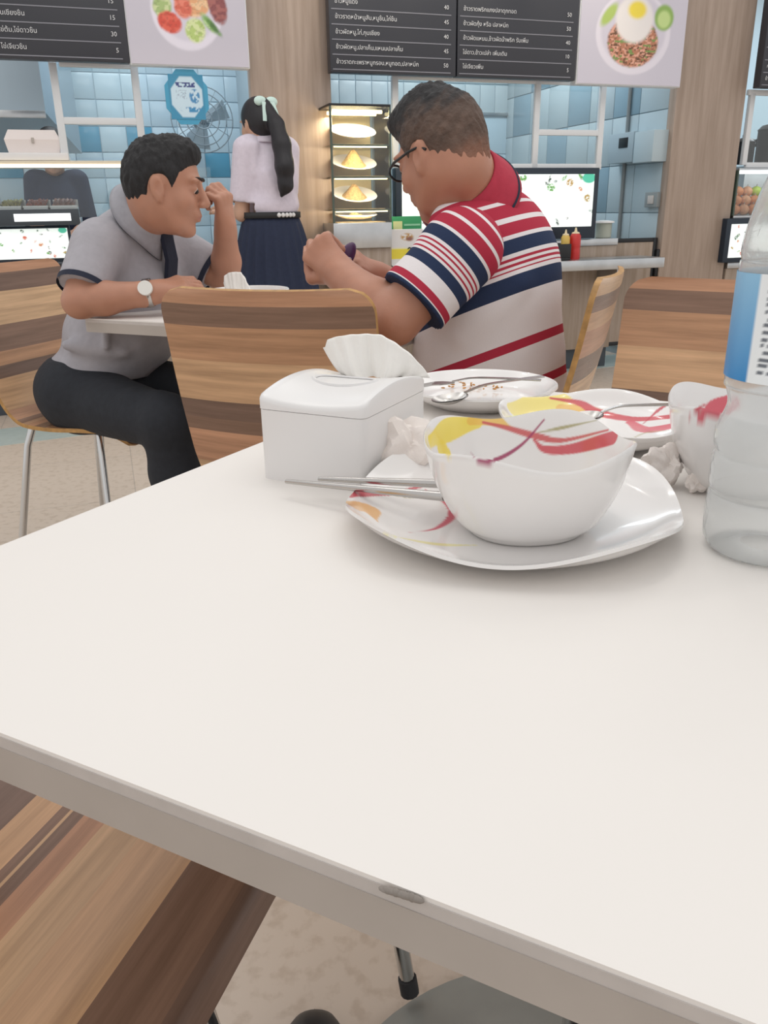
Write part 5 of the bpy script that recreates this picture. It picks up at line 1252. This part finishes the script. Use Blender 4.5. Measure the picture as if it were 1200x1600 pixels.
    Tz.cone(kR - fb * .10 + ub * .045, kR + ub * .055 - fb * .02, .012, .008, .03); Tz.cut(np.array([0, 0, .10]), np.array([0, 0, -1.])); Tz.cut(pel + ub * .07, np.array([0, 0, 1.]))
    sdf_obj('trousers', Tz, tm, t)
    for a_ in (aR, aL):
        mb = MB().ball((a_[0] + .05, a_[1] - .02, .045), (.135, .047, .045), 20, 12, rotz(math.radians(-22))); Vv = mb.verts(); Vv[:, 2] = np.maximum(Vv[:, 2], .002); mb.v = [Vv]; obj('shoe', mb, M['rubber'], t, world=True)
    # watch on the right wrist
    d = unit(wR - eR); p = wR - d * .012; x, y, _ = frame(d)
    w_ = obj('wrist_watch', MB().tube([p - d * .009, p + d * .009], .0345, 28, cap=False), M['cutlery'], t, world=True); mo = w_.modifiers.new('thickness', 'SOLIDIFY'); mo.thickness = .003
    vn = unit(np.array([-.05, -.85, .35]) - d * (np.array([-.05, -.85, .35]) @ d))
    mb = MB().tube([p + vn * .033, p + vn * .041], .0175, 24); g = obj('watch_dial', mb, mat('pale_watch_dial', '#e4e2dc', .25), w_)
    Mi = np.array(t.matrix_basis.inverted()); Vv = np.array([q.co[:] for q in g.data.vertices]) @ Mi[:3, :3].T + Mi[:3, 3]; g.data.vertices.foreach_set('co', Vv.astype(np.float32).ravel()); g.data.update()
    return t
M['navy_trim'] = fabric('navy_trim', '#23283a', .05)
man_grey()

# ------------------------------------------------------------------ man in the striped polo
def stripe_mat(name, stops, total):
    m, nt, N, L, b = new_mat(name); a = N.new('ShaderNodeAttribute'); a.attribute_name = 'run'
    cols = {'R': lin('#b03347'), 'W': lin('#e6e0e1'), 'N': lin('#2c3854')}
    ramps = []; half = 30
    def ramp(part, lo, hi):
        r = N.new('ShaderNodeValToRGB'); cr = r.color_ramp; cr.interpolation = 'CONSTANT'; pts = [((p - lo) / (hi - lo), c) for p, c in part]
        pts[0] = (0., pts[0][1])
        for i, (p, c) in enumerate(pts):
            e = cr.elements[0] if i == 0 else (cr.elements[1] if i == 1 else cr.elements.new(min(.9999, p))); e.position = min(.9999, p)
        for e, (p, c) in zip(sorted(cr.elements, key=lambda e: e.position), pts): e.color = (*cols[c], 1)
        mr = N.new('ShaderNodeMapRange'); mr.inputs['From Min'].default_value = lo; mr.inputs['From Max'].default_value = hi; L.new(a.outputs['Fac'], mr.inputs['Value']); L.new(mr.outputs[0], r.inputs[0]); return r
    r = ramp(stops, 0., total)
    tc = N.new('ShaderNodeTexCoord'); nz = N.new('ShaderNodeTexNoise'); nz.inputs['Scale'].default_value = 300; L.new(tc.outputs['Object'], nz.inputs[0]); bp = N.new('ShaderNodeBump'); bp.inputs['Strength'].default_value = .12; bp.inputs['Distance'].default_value = .004; L.new(nz.outputs['Fac'], bp.inputs['Height']); L.new(bp.outputs[0], b.inputs['Normal'])
    L.new(r.outputs[0], b.inputs['Base Color']); b.inputs['Roughness'].default_value = .85; b.inputs['Specular IOR Level'].default_value = .2; return m
def man_striped():
    sk = skin_mat('skin_striped_polo_man')
    fb, lb, ub = heading(150); RB = np.stack([fb, lb, ub], 1)
    pel = at(790, 655, 1.80); wai = at(775, 555, 1.77); che = at(765, 435, 1.74); top = at(748, 348, 1.72); nb = at(731, 300, 1.70)
    t = thing('person', 'seated man in a red, white and navy striped polo shirt, seen from behind', 'person', (pel[0], pel[1], 0))
    f, l, u = heading(137, -20); C = at(690, 248, 1.67); sc = .86
    sL = at(722, 384, 1.58); sR = top - lb * .165 - ub * .02
    eL = at(617, 500, 1.53); wL = at(532, 428, 1.67); eR = at(655, 478, 1.93); wR = at(590, 432, 1.88)
    lo = np.array([-.16, 1.40, .50]); hi = np.array([.56, 2.12, 1.27]); B = SDF(lo, hi, .0038)
    P, R = head(B, C, f, l, u, sc)
    B.cone(P(-.026, 0, -.04), nb, .056, .060, .03); B.ell(P(-.050, 0, -.045), np.array([.036, .05, .035]), R, .03); B.cone(nb, top, .066, .075, .04)
    B.ell(che, (.11, .155, .16), RB, .05); B.cone(che, pel, .12, .13, .05); B.cone(sL, sR, .05, .05, .04)
    for s_, e_, w_ in ((sL, eL, wL), (sR, eR, wR)):
        B.cone(s_, e_, .056, .046, .03); B.cone(e_, e_ + (w_ - e_) * .35, .045, .046, .012); B.cone(e_ + (w_ - e_) * .35, w_, .046, .0300, .012)
    hand(B, wL, at(500, 392, 1.70) - wL, np.array([-.25, -.95, .15]), 1, [(.7, 1.0, .6), (.85, 1.1, .6), (1.0, 1.1, .6), (1.1, 1.2, .6)], .0, 1.05, (.6, .6), .030)
    hand(B, wR, at(552, 404, 1.83) - wR, np.array([.25, -.55, .8]), -1, [(.8, 1.0, .6), (.9, 1.1, .6), (1.0, 1.2, .6), (1.1, 1.2, .6)], .0, .95, (.4, .3), .028)
    body, V = sdf_obj('body', B, sk, t); set_colors(body, skin_colors(V, '#b58068', P, R, C, sc))
    eyes(t, P, R, sc, 'striped')
    # hair: black swept top, cropped greying sides
    H = SDF(C - .19, C + .19, .004); H.ell(P(-.012, 0, .042), np.array([.104, .081, .100]) * sc, R, .02); H.ell(P(-.052, 0, .012), np.array([.058, .069, .074]) * sc, R, .02)
    H.ell(P(.045, 0, .110), np.array([.066, .055, .036]) * sc, R, .03); H.ell(P(.0, 0, .132), np.array([.05, .045, .022]) * sc, R, .02)
    H.ell(P(.118, 0, .012), np.array([.085, .12, .062]) * sc, R, .012, 'sub'); H.ell(P(.075, 0, -.07), np.array([.11, .13, .086]) * sc, R, .012, 'sub'); H.ell(P(-.052, 0, -.030), np.array([.050, .060, .056]) * sc, R, .02); H.cut(P(-.04, 0, -.072), -u + f * .45)
    for s in (-1, 1): H.ell(P(.004, s * .085, -.006), np.array([.030, .028, .040]) * sc, R, .01, 'sub')
    o, V = sdf_obj('hair', H, mat_paint('greying_black_hair', .75, bump=.9, bscale=160.), t, 2, (C, .05))
    q = (V - C) @ R / sc; n = vnoise(q[:, 0] * 90, q[:, 1] * 60 + q[:, 2] * 110)
    k = smooth(.05, .125, q[:, 2] + .5 * np.maximum(q[:, 0], 0) + (n - .5) * .05); c1, c2 = np.array(lin('#5d4a40')), np.array(lin('#252426')); c1 = c1[None] * (.72 + .56 * n[:, None]); hc = c1 * (1 - k[:, None]) + c2 * k[:, None]; kf = smooth(-.015, -.07, q[:, 2] + .25 * q[:, 0] + (n - .5) * .02) * .75; set_colors(o, hc * (1 - kf[:, None]) + np.array(lin('#9a6c57')) * kf[:, None])
    # shirt torso
    S = SDF(lo + np.array([.05, -.02, -.06]), hi + np.array([.10, .06, -.16]), .0042)
    S.ell(che, (.128, .165, .175), RB, .06); S.cone(top + lb * .10 - ub * .01, top - lb * .115, .055, .058, .06); S.cone(che, wai, .132, .142, .06); S.ell(wai + fb * .03, (.150, .168, .13), RB, .06); S.ell(pel + ub * .05, (.148, .172, .09), RB, .05)
    S.cone(top, nb - ub * .005, .070, .066, .04); S.ell(top - fb * .03 - ub * .04, (.075, .12, .07), RB, .05)
    nk = unit(P(-.03, 0, -.03) - nb); S.cone(nb - nk * .01, nb + nk * .12, .064, .070, .012, 'sub')
    for a, b, r in ((wai - fb * .08 + lb * .09 + ub * .03, wai + lb * .13 - ub * .02, .010), (che - fb * .10 + lb * .10, che + lb * .13 - ub * .10, .008)): S.cone(a, b, r, r * .5, .04)
    S.cut(pel + ub * .0, np.array([0, 0, -1.]))
    st = [(0, 'R'), (.046, 'W'), (.054, 'R'), (.076, 'W'), (.084, 'R'), (.108, 'W'), (.116, 'R'), (.142, 'W'), (.150, 'R'), (.174, 'W'), (.181, 'N'), (.208, 'W'), (.2155, 'R'), (.2195, 'W'), (.2250, 'R'), (.2290, 'W'), (.2345, 'R'), (.2385, 'W'), (.246, 'N'), (.278, 'W'), (.362, 'R'), (.379, 'W'), (.445, 'R'), (.463, 'W')]
    shirt, V = sdf_obj('polo_shirt', S, stripe_mat('striped_pique', st, .65), t)
    th_ = math.radians(22); ax = -ub * math.cos(th_) - fb * math.sin(th_); run = (V - at(800, 390, 1.60)) @ ax + .200; set_float(shirt, 'run', np.clip(run, 0, .64))
    # sleeves
    ss = [(0, 'R'), (.058, 'W'), (.065, 'R'), (.088, 'W'), (.095, 'R'), (.118, 'W'), (.124, 'N'), (.146, 'W'), (.152, 'R'), (.1555, 'W'), (.1605, 'R'), (.164, 'W'), (.169, 'R'), (.1725, 'W'), (.178, 'N'), (.198, 'W'), (.224, 'R'), (.238, 'W'), (.2405, 'N')]
    sm_ = stripe_mat('striped_sleeve_pique', ss, .30)
    for s_, e_ in ((sL, eL), (sR, eR)):
        d = unit(e_ - s_); L_ = .140; p = s_ + d * L_
        Q = SDF(np.minimum(s_, p) - .13, np.maximum(s_, p) + .13, .004); Q.cone(s_ + d * .0, p + d * .02, .064, .066, .02); Q.ell(s_ - ub * .01, (.070, .070, .064), RB, .04); Q.cone(s_ + d * .05 - ub * .02, p - ub * .010, .056, .062, .03); Q.cut(p, d)
        o, V = sdf_obj('sleeve', Q, sm_, t); set_float(o, 'run', np.clip((V - p) @ d + .248, 0, .299))
    # collar
    x = unit(fb - nk * (fb @ nk)); y = np.cross(nk, x); V1 = []; n = 48; nn_ = n + 1
    for j in range(5):
        q_ = j / 4
        for i in range(nn_):
            a = math.radians(14) + (2 * math.pi - math.radians(28)) * i / n; fr = max(0, math.cos(a)) ** 3; rad = .068 + .026 * q_; back = max(0, -math.cos(a))
            V1.append(nb + nk * (.05 * (1 - q_) - .006 * q_ - fr * q_ * .03) + x * rad * math.cos(a) * (1 + .2 * fr * q_ + .12 * back * q_) + y * rad * math.sin(a) - ub * .012 * back * q_)
    o = obj('collar', MB().add(V1, [(j * nn_ + i, j * nn_ + i + 1, (j + 1) * nn_ + i + 1, (j + 1) * nn_ + i) for j in range(4) for i in range(n)]), fabric('red_collar', '#b03045'), t, world=True, angle=None); mo = o.modifiers.new('thickness', 'SOLIDIFY'); mo.thickness = .004
    obj('collar_stripe', MB().tube([V1[3 * nn_ + i] * .5 + V1[4 * nn_ + i] * .5 + (V1[4 * nn_ + i] - nb) * .03 for i in range(nn_)], .0034, 6), M['navy_trim'], t, world=True)
    # glasses
    gl = obj('glasses', MB().tube([P(.098, .060, .018), P(.07, .077, .018), P(.02, .083, .020), P(-.012, .083, .018), P(-.026, .081, .006)], .0026, 8).tube([P(.098, -.060, .018), P(.07, -.077, .018), P(.02, -.083, .020), P(-.012, -.083, .018), P(-.026, -.081, .006)], .0026, 8)
             .tube([P(.106, .033 + .025 * math.cos(a), .010 + .018 * math.sin(a)) for a in np.linspace(0, 2 * math.pi, 25)], .0022, 6, cap=False).tube([P(.106, -.033 + .025 * math.cos(a), .010 + .018 * math.sin(a)) for a in np.linspace(0, 2 * math.pi, 25)], .0022, 6, cap=False).tube([P(.108, .009, .016), P(.110, 0, .018), P(.108, -.009, .016)], .002, 6), M['black'], t, world=True)
    # trousers and shoes
    tm = fabric('grey_trousers', '#6b655f', .1); kL = pel + fb * .29 + lb * .10; kL[2] = .53; kR = pel + fb * .33 - lb * .10; kR[2] = .53; hL = pel + lb * .09 - ub * .03; hR = pel - lb * .09 - ub * .03; aL = np.array([kL[0] + .02, kL[1] - .02, .10]); aR = np.array([kR[0] + .02, kR[1], .10])
    Tz = SDF(np.minimum.reduce([kL, kR, aL, aR, pel]) - .2, np.maximum.reduce([kL, kR, aL, aR, pel]) + np.array([.22, .22, .1]), .007)
    Tz.ell(pel, (.145, .172, .105), RB, .05)
    for h_, k_, a_ in ((hL, kL, aL), (hR, kR, aR)): Tz.cone(h_, k_, .092, .068, .04); Tz.cone(k_, a_, .064, .052, .02)
    Tz.cut(np.array([0, 0, .10]), np.array([0, 0, -1.])); sdf_obj('trousers', Tz, tm, t)
    for a_ in (aL, aR):
        mb = MB().ball((a_[0] - .05, a_[1] + .02, .045), (.135, .047, .045), 20, 12, rotz(math.radians(150))); Vv = mb.verts(); Vv[:, 2] = np.maximum(Vv[:, 2], .002); mb.v = [Vv]; obj('shoe', mb, M['rubber'], t, world=True)
    # purple thing in his hands
    ph = at(541, 402, 1.80); k = thing('purple_pouch', 'small dark purple rounded case held between his hands', 'case', ph); R2 = np.array([[.5, 0, -.87], [0, 1, 0], [.87, 0, .5]])
    obj('case', MB().ball((0, 0, 0), (.034, .012, .016), 18, 12, R2), mat('purple_case', '#4f2c56', .4), k)
    obj('clasp', MB().ball((.006, -.012, -.004), (.006, .003, .005), 10, 8), M['cutlery'], k)
    return t
man_striped()

# ------------------------------------------------------------------ schoolgirl at the stall
def schoolgirl():
    Yg = 4.30; fb, lb, ub = heading(128); RB = np.stack([fb, lb, ub], 1)
    cen = at(424, 345, Yg); cx, cy = cen[0], cen[1]
    t = thing('person', 'standing schoolgirl in white blouse and navy skirt with a long ponytail', 'person', (cx, cy, 0))
    z = lambda v: at(424, v, Yg)[2]
    wai = np.array([cx, cy, z(338)]); che = at(425, 272, Yg); top = at(418, 228, Yg); nb = at(412, 218, Yg); C = at(403, 196, Yg - .01); f, l, u = heading(135, -8); sc = .88
    sL = top + lb * .130 - ub * .015; sR = top - lb * .120 - ub * .015
    eL = at(378, 334, Yg - .06); wL = at(352, 326, Yg + .06); eR = sR + fb * .06 - ub * .25; wR = eR + fb * .12 + lb * .10 + ub * .03
    lo = np.array([cx - .42, cy - .36, .10]); hi = np.array([cx + .36, cy + .42, 1.56]); B = SDF(lo, hi, .006)
    P, R = head(B, C, f, l, u, sc); B.cone(P(-.02, 0, -.05), nb - ub * .02, .045, .048, .02); B.ell(che, (.08, .12, .13), RB, .04); B.cone(che, wai - ub * .2, .09, .10, .04); B.cone(sL, sR, .04, .04, .03)
    for s_, e_, w_ in ((sL, eL, wL), (sR, eR, wR)): B.cone(s_, e_, .042, .036, .02); B.cone(e_, w_, .036, .023, .012)
    hand(B, wL, wL - eL, np.array([0, -.3, 1.]), 1, [(.3, .4, .3)] * 4, 0, .88); hand(B, wR, wR - eR, np.array([0, 0, 1.]), -1, [(.3, .4, .3)] * 4, 0, .88)
    for s in (-1, 1):
        h = wai + lb * s * .07 - ub * .12; B.chain([h, np.array([h[0], h[1], .62]), np.array([h[0], h[1], .44]), np.array([h[0], h[1], .34]), np.array([h[0], h[1], .14])], [.078, .062, .050, .052, .036], .03)
    body, V = sdf_obj('body', B, skin_mat('skin_schoolgirl'), t, 1); set_colors(body, skin_colors(V, '#c59c84', P, R, C, sc)); eyes(t, P, R, sc, 'girl')
    for s in (-1, 1):   # lower legs, socks and shoes
        h = wai + lb * s * .07
        obj('sock', MB().tube([(h[0], h[1], .22), (h[0], h[1], .05)], .046, 16), M['plastic_white'], t, world=True)
        mb = MB().ball((h[0] + fb[0] * .05, h[1] + fb[1] * .05, .036), (.12, .042, .036), 18, 10, rotz(math.radians(128))); Vv = mb.verts(); Vv[:, 2] = np.maximum(Vv[:, 2], .001); mb.v = [Vv]; obj('shoe', mb, M['rubber'], t, world=True)
    S = SDF(lo + np.array([-.02, -.02, .55]), hi + np.array([.03, 0, -.2]), .006); S.ell(che, (.105, .130, .16), RB, .04); S.cone(top + lb * .09, top - lb * .09, .05, .05, .04); S.cone(che - ub * .05, wai, .112, .115, .05); S.ell(wai + ub * .05, (.125, .145, .07), RB, .04)
    for s_, e_ in ((sL, eL), (sR, eR)): S.cone(s_, s_ + (e_ - s_) * .72, .054, .062, .03)
    S.cone(top, nb, .055, .052, .03); nk = unit(C - nb); S.cone(nb, nb + nk * .1, .046, .05, .01, 'sub'); S.cut(wai + ub * .005, -ub)
    for a, b, r in ((che + lb * .08 - fb * .08, wai + lb * .02 - fb * .11 + ub * .06, .012), (che - fb * .10 + lb * .02, wai - lb * .08 - fb * .1 + ub * .05, .010), (top + lb * .10 - fb * .05, che + lb * .12 - fb * .04, .010)): S.cone(a, b, r, r * .5, .03)
    for s_, e_ in ((sL, eL), (sR, eR)):
        d = unit(e_ - s_); p = s_ + (e_ - s_) * .80; w, Pq = S._win(p - .09, p + .13)
        if w is not None: dd = (Pq - p) @ d; rr = np.linalg.norm(Pq - p - dd[..., None] * d, axis=-1); S.f[w] = np.where((dd > 0) & (rr < .09), np.maximum(S.f[w], dd.astype(np.float32)), S.f[w])
    sdf_obj('blouse', S, fabric('lilac_white_cotton', '#d9cfdb', .04), t)
    x = unit(fb); y = lb; V1 = []; n = 32; nn_ = n + 1
    for j in range(3):
        for i in range(nn_):
            a = .25 + (2 * math.pi - .5) * i / n; rad = .050 + .02 * j; V1.append(nb + ub * (.035 - .026 * j) + x * rad * math.cos(a) + y * rad * math.sin(a))
    o = obj('collar', MB().add(V1, [(j * nn_ + i, j * nn_ + i + 1, (j + 1) * nn_ + i + 1, (j + 1) * nn_ + i) for j in range(2) for i in range(n)]), bpy.data.materials['lilac_white_cotton'], t, world=True); o.modifiers.new('thickness', 'SOLIDIFY').thickness = .004
    # pleated skirt
    n = 160; rows = 12; V1 = []; zt_, zb_ = wai[2] + .0, .50
    for j in range(rows):
        q = j / (rows - 1)
        for i in range(n):
            a = 2 * math.pi * i / n; pl = (abs(((i / n * 22) % 1) - .35) - .3) * .03 * min(1, q * 2.5 + .1); rl = .142 + .10 * q ** .8 + pl; rf = .120 + .11 * q ** .8 + pl
            V1.append(np.array([cx, cy, zt_ + (zb_ - zt_) * q]) + lb * rl * math.cos(a) + fb * rf * math.sin(a))
    mb = MB().add(V1, [(j * n + i, j * n + (i + 1) % n, (j + 1) * n + (i + 1) % n, (j + 1) * n + i) for j in range(rows - 1) for i in range(n)]); o = obj('pleated_skirt', mb, fabric('navy_skirt', '#232b42', .08), t, world=True, angle=None); o.modifiers.new('thickness', 'SOLIDIFY').thickness = .004
    bm_ = [np.array([cx, cy, wai[2] + .006]) + lb * .147 * math.cos(a) + fb * .126 * math.sin(a) for a in np.linspace(0, 2 * math.pi, 41)]
    bl = obj('belt', MB().add([p + ub * s for s in (-.014, .014) for p in bm_], [(i, i + 1, 41 + i + 1, 41 + i) for i in range(40)]), M['rubber'], t, world=True); bl.modifiers.new('thickness', 'SOLIDIFY').thickness = .006
    for i in range(5):
        a = -math.pi / 2 - .35 + i * .14; p = np.array([cx, cy, wai[2] + .006]) + lb * .153 * math.cos(a) + fb * .132 * math.sin(a); obj('belt_charm', MB().ball(p, (.011, .011, .011), 8, 6), M['plastic_white'], t, world=True)
    # hair, ponytail, ribbon, mask
    hm = mat('long_black_hair', '#1d1a1f', .5, noise=.3, scale=60, stretch=(1, 1, .2)); H = SDF(C - np.array([.25, .25, .50]), C + .18, .006)
    H.ell(P(-.012, 0, .036), np.array([.106, .086, .106]) * sc, R, .02); H.ell(P(-.05, 0, .0), np.array([.062, .072, .075]) * sc, R, .02); H.ell(P(.12, 0, -.01), np.array([.085, .13, .075]) * sc, R, .012, 'sub'); H.ell(P(.07, 0, -.09), np.array([.11, .13, .08]) * sc, R, .012, 'sub')
    pts = [P(-.085, 0, .085), at(432, 196, Yg - .10), at(440, 225, Yg - .13), at(445, 260, Yg - .15), at(446, 290, Yg - .15), at(440, 306, Yg - .15)]
    H.chain(pts, [.028, .036, .042, .044, .034, .008], .02); sdf_obj('hair', H, hm, t)
    rb = fabric('mint_ribbon', '#cfe6de', .03); p0 = P(-.085, 0, .095); mb = MB()
    for s in (-1, 1):
        mb.ball(p0 + lb * s * .03 - fb * .012 + ub * .004, (.016, .034, .022), 12, 8, RB); mb.add([p0 + lb * s * .012 - fb * .03, p0 + lb * s * .034 - fb * .034, p0 + lb * s * .05 - fb * .06 - ub * .085, p0 + lb * s * .028 - fb * .058 - ub * .085], [(0, 1, 2, 3)])
    obj('ribbon', mb, rb, t, world=True)
    mk = SDF(C - .16, C + .16, .005); mk.ell(P(.062, 0, -.055), np.array([.058, .062, .052]) * sc, R, .01); mk.ell(P(.02, 0, -.055), np.array([.052, .09, .08]) * sc, R, .01, 'sub'); sdf_obj('face_mask', mk, fabric('white_mask', '#dfe6ec', .02), t)
    return t
schoolgirl()

# ------------------------------------------------------------------ stall worker behind the left display
def worker():
    def W3(u, v, y): q = wl(u, v, y); return WO + _wx * q[0] + _wy * q[1] + np.array([0, 0, q[2]])
    yy = .95; fb, lb, ub = heading(math.degrees(WALL_YAW) - 90); RB = np.stack([fb, lb, ub], 1)
    nb = W3(86, 268, yy); top = nb - ub * .05; che = nb - ub * .19; pel = nb - ub * .55; C = W3(82, 238, yy - .04); f, l, u = heading(math.degrees(WALL_YAW) - 96, -12)
    t = thing('person', 'stall worker in a dark navy uniform behind the left food display', 'person', (pel[0], pel[1], 0))
    B = SDF(pel - np.array([.45, .5, .15]), C + np.array([.45, .5, .2]), .007); P, R = head(B, C, f, l, u, .95); B.cone(P(-.02, 0, -.05), nb, .05, .055, .03); B.ell(che, (.09, .14, .15), RB, .04); B.cone(che, pel, .1, .11, .04)
    A = []
    for s in (-1, 1):
        sh = top + lb * s * .125; e = sh + lb * s * .03 - ub * .26 + fb * .04; w_ = e + fb * .20 - ub * .02 - lb * s * .06; A.append((sh, e, w_)); B.cone(sh, e, .05, .042, .03); B.cone(e, w_, .042, .027, .015); hand(B, w_, w_ - e, ub, -s, [(.4, .5, .3)] * 4, 0, .95)
    body, V = sdf_obj('body', B, skin_mat('skin_worker'), t, 1); set_colors(body, skin_colors(V, '#b98f78', P, R, C, .95)); eyes(t, P, R, .95, 'worker')
    S = SDF(pel - np.array([.45, .4, .2]), nb + np.array([.45, .4, .05]), .008); S.ell(che, (.108, .145, .17), RB, .05); S.cone(top + lb * .10, top - lb * .10, .058, .058, .05); S.cone(che, pel, .13, .14, .05)
    for sh, e, w_ in A: S.cone(sh, e, .058, .054, .03)
    S.cone(nb - ub * .01, nb + ub * .1, .056, .06, .01, 'sub'); sdf_obj('uniform_shirt', S, fabric('navy_uniform', '#232c44', .15), t)
    tr = MB()
    for s in (-1, 1): tr.tube([pel + lb * s * .08 + ub * .05, np.array([*(pel + lb * s * .08)[:2], .05])], [.10, .07], 16)
    obj('trousers', tr, M['rubber'], t, world=True)
    for s in (-1, 1):
        q = pel + lb * s * .08 + fb * .04; mb = MB().ball((q[0], q[1], .04), (.05, .12, .04), 14, 8, rotz(WALL_YAW)); Vv = mb.verts(); Vv[:, 2] = np.maximum(Vv[:, 2], .001); mb.v = [Vv]; obj('shoe', mb, M['black'], t, world=True)
    H = SDF(C - .17, C + .17, .006); H.ell(P(-.012, 0, .042), np.array([.108, .088, .104]) * .95, R, .02); H.ell(P(-.05, 0, .0), np.array([.066, .078, .08]) * .95, R, .02); H.ell(P(.12, 0, -.02), np.array([.085, .13, .075]) * .95, R, .012, 'sub'); H.ell(P(.07, 0, -.09), np.array([.11, .14, .08]) * .95, R, .012, 'sub'); sdf_obj('hair', H, mat('black_hair_worker', '#1b1b1e', .6), t)
    return t
worker()
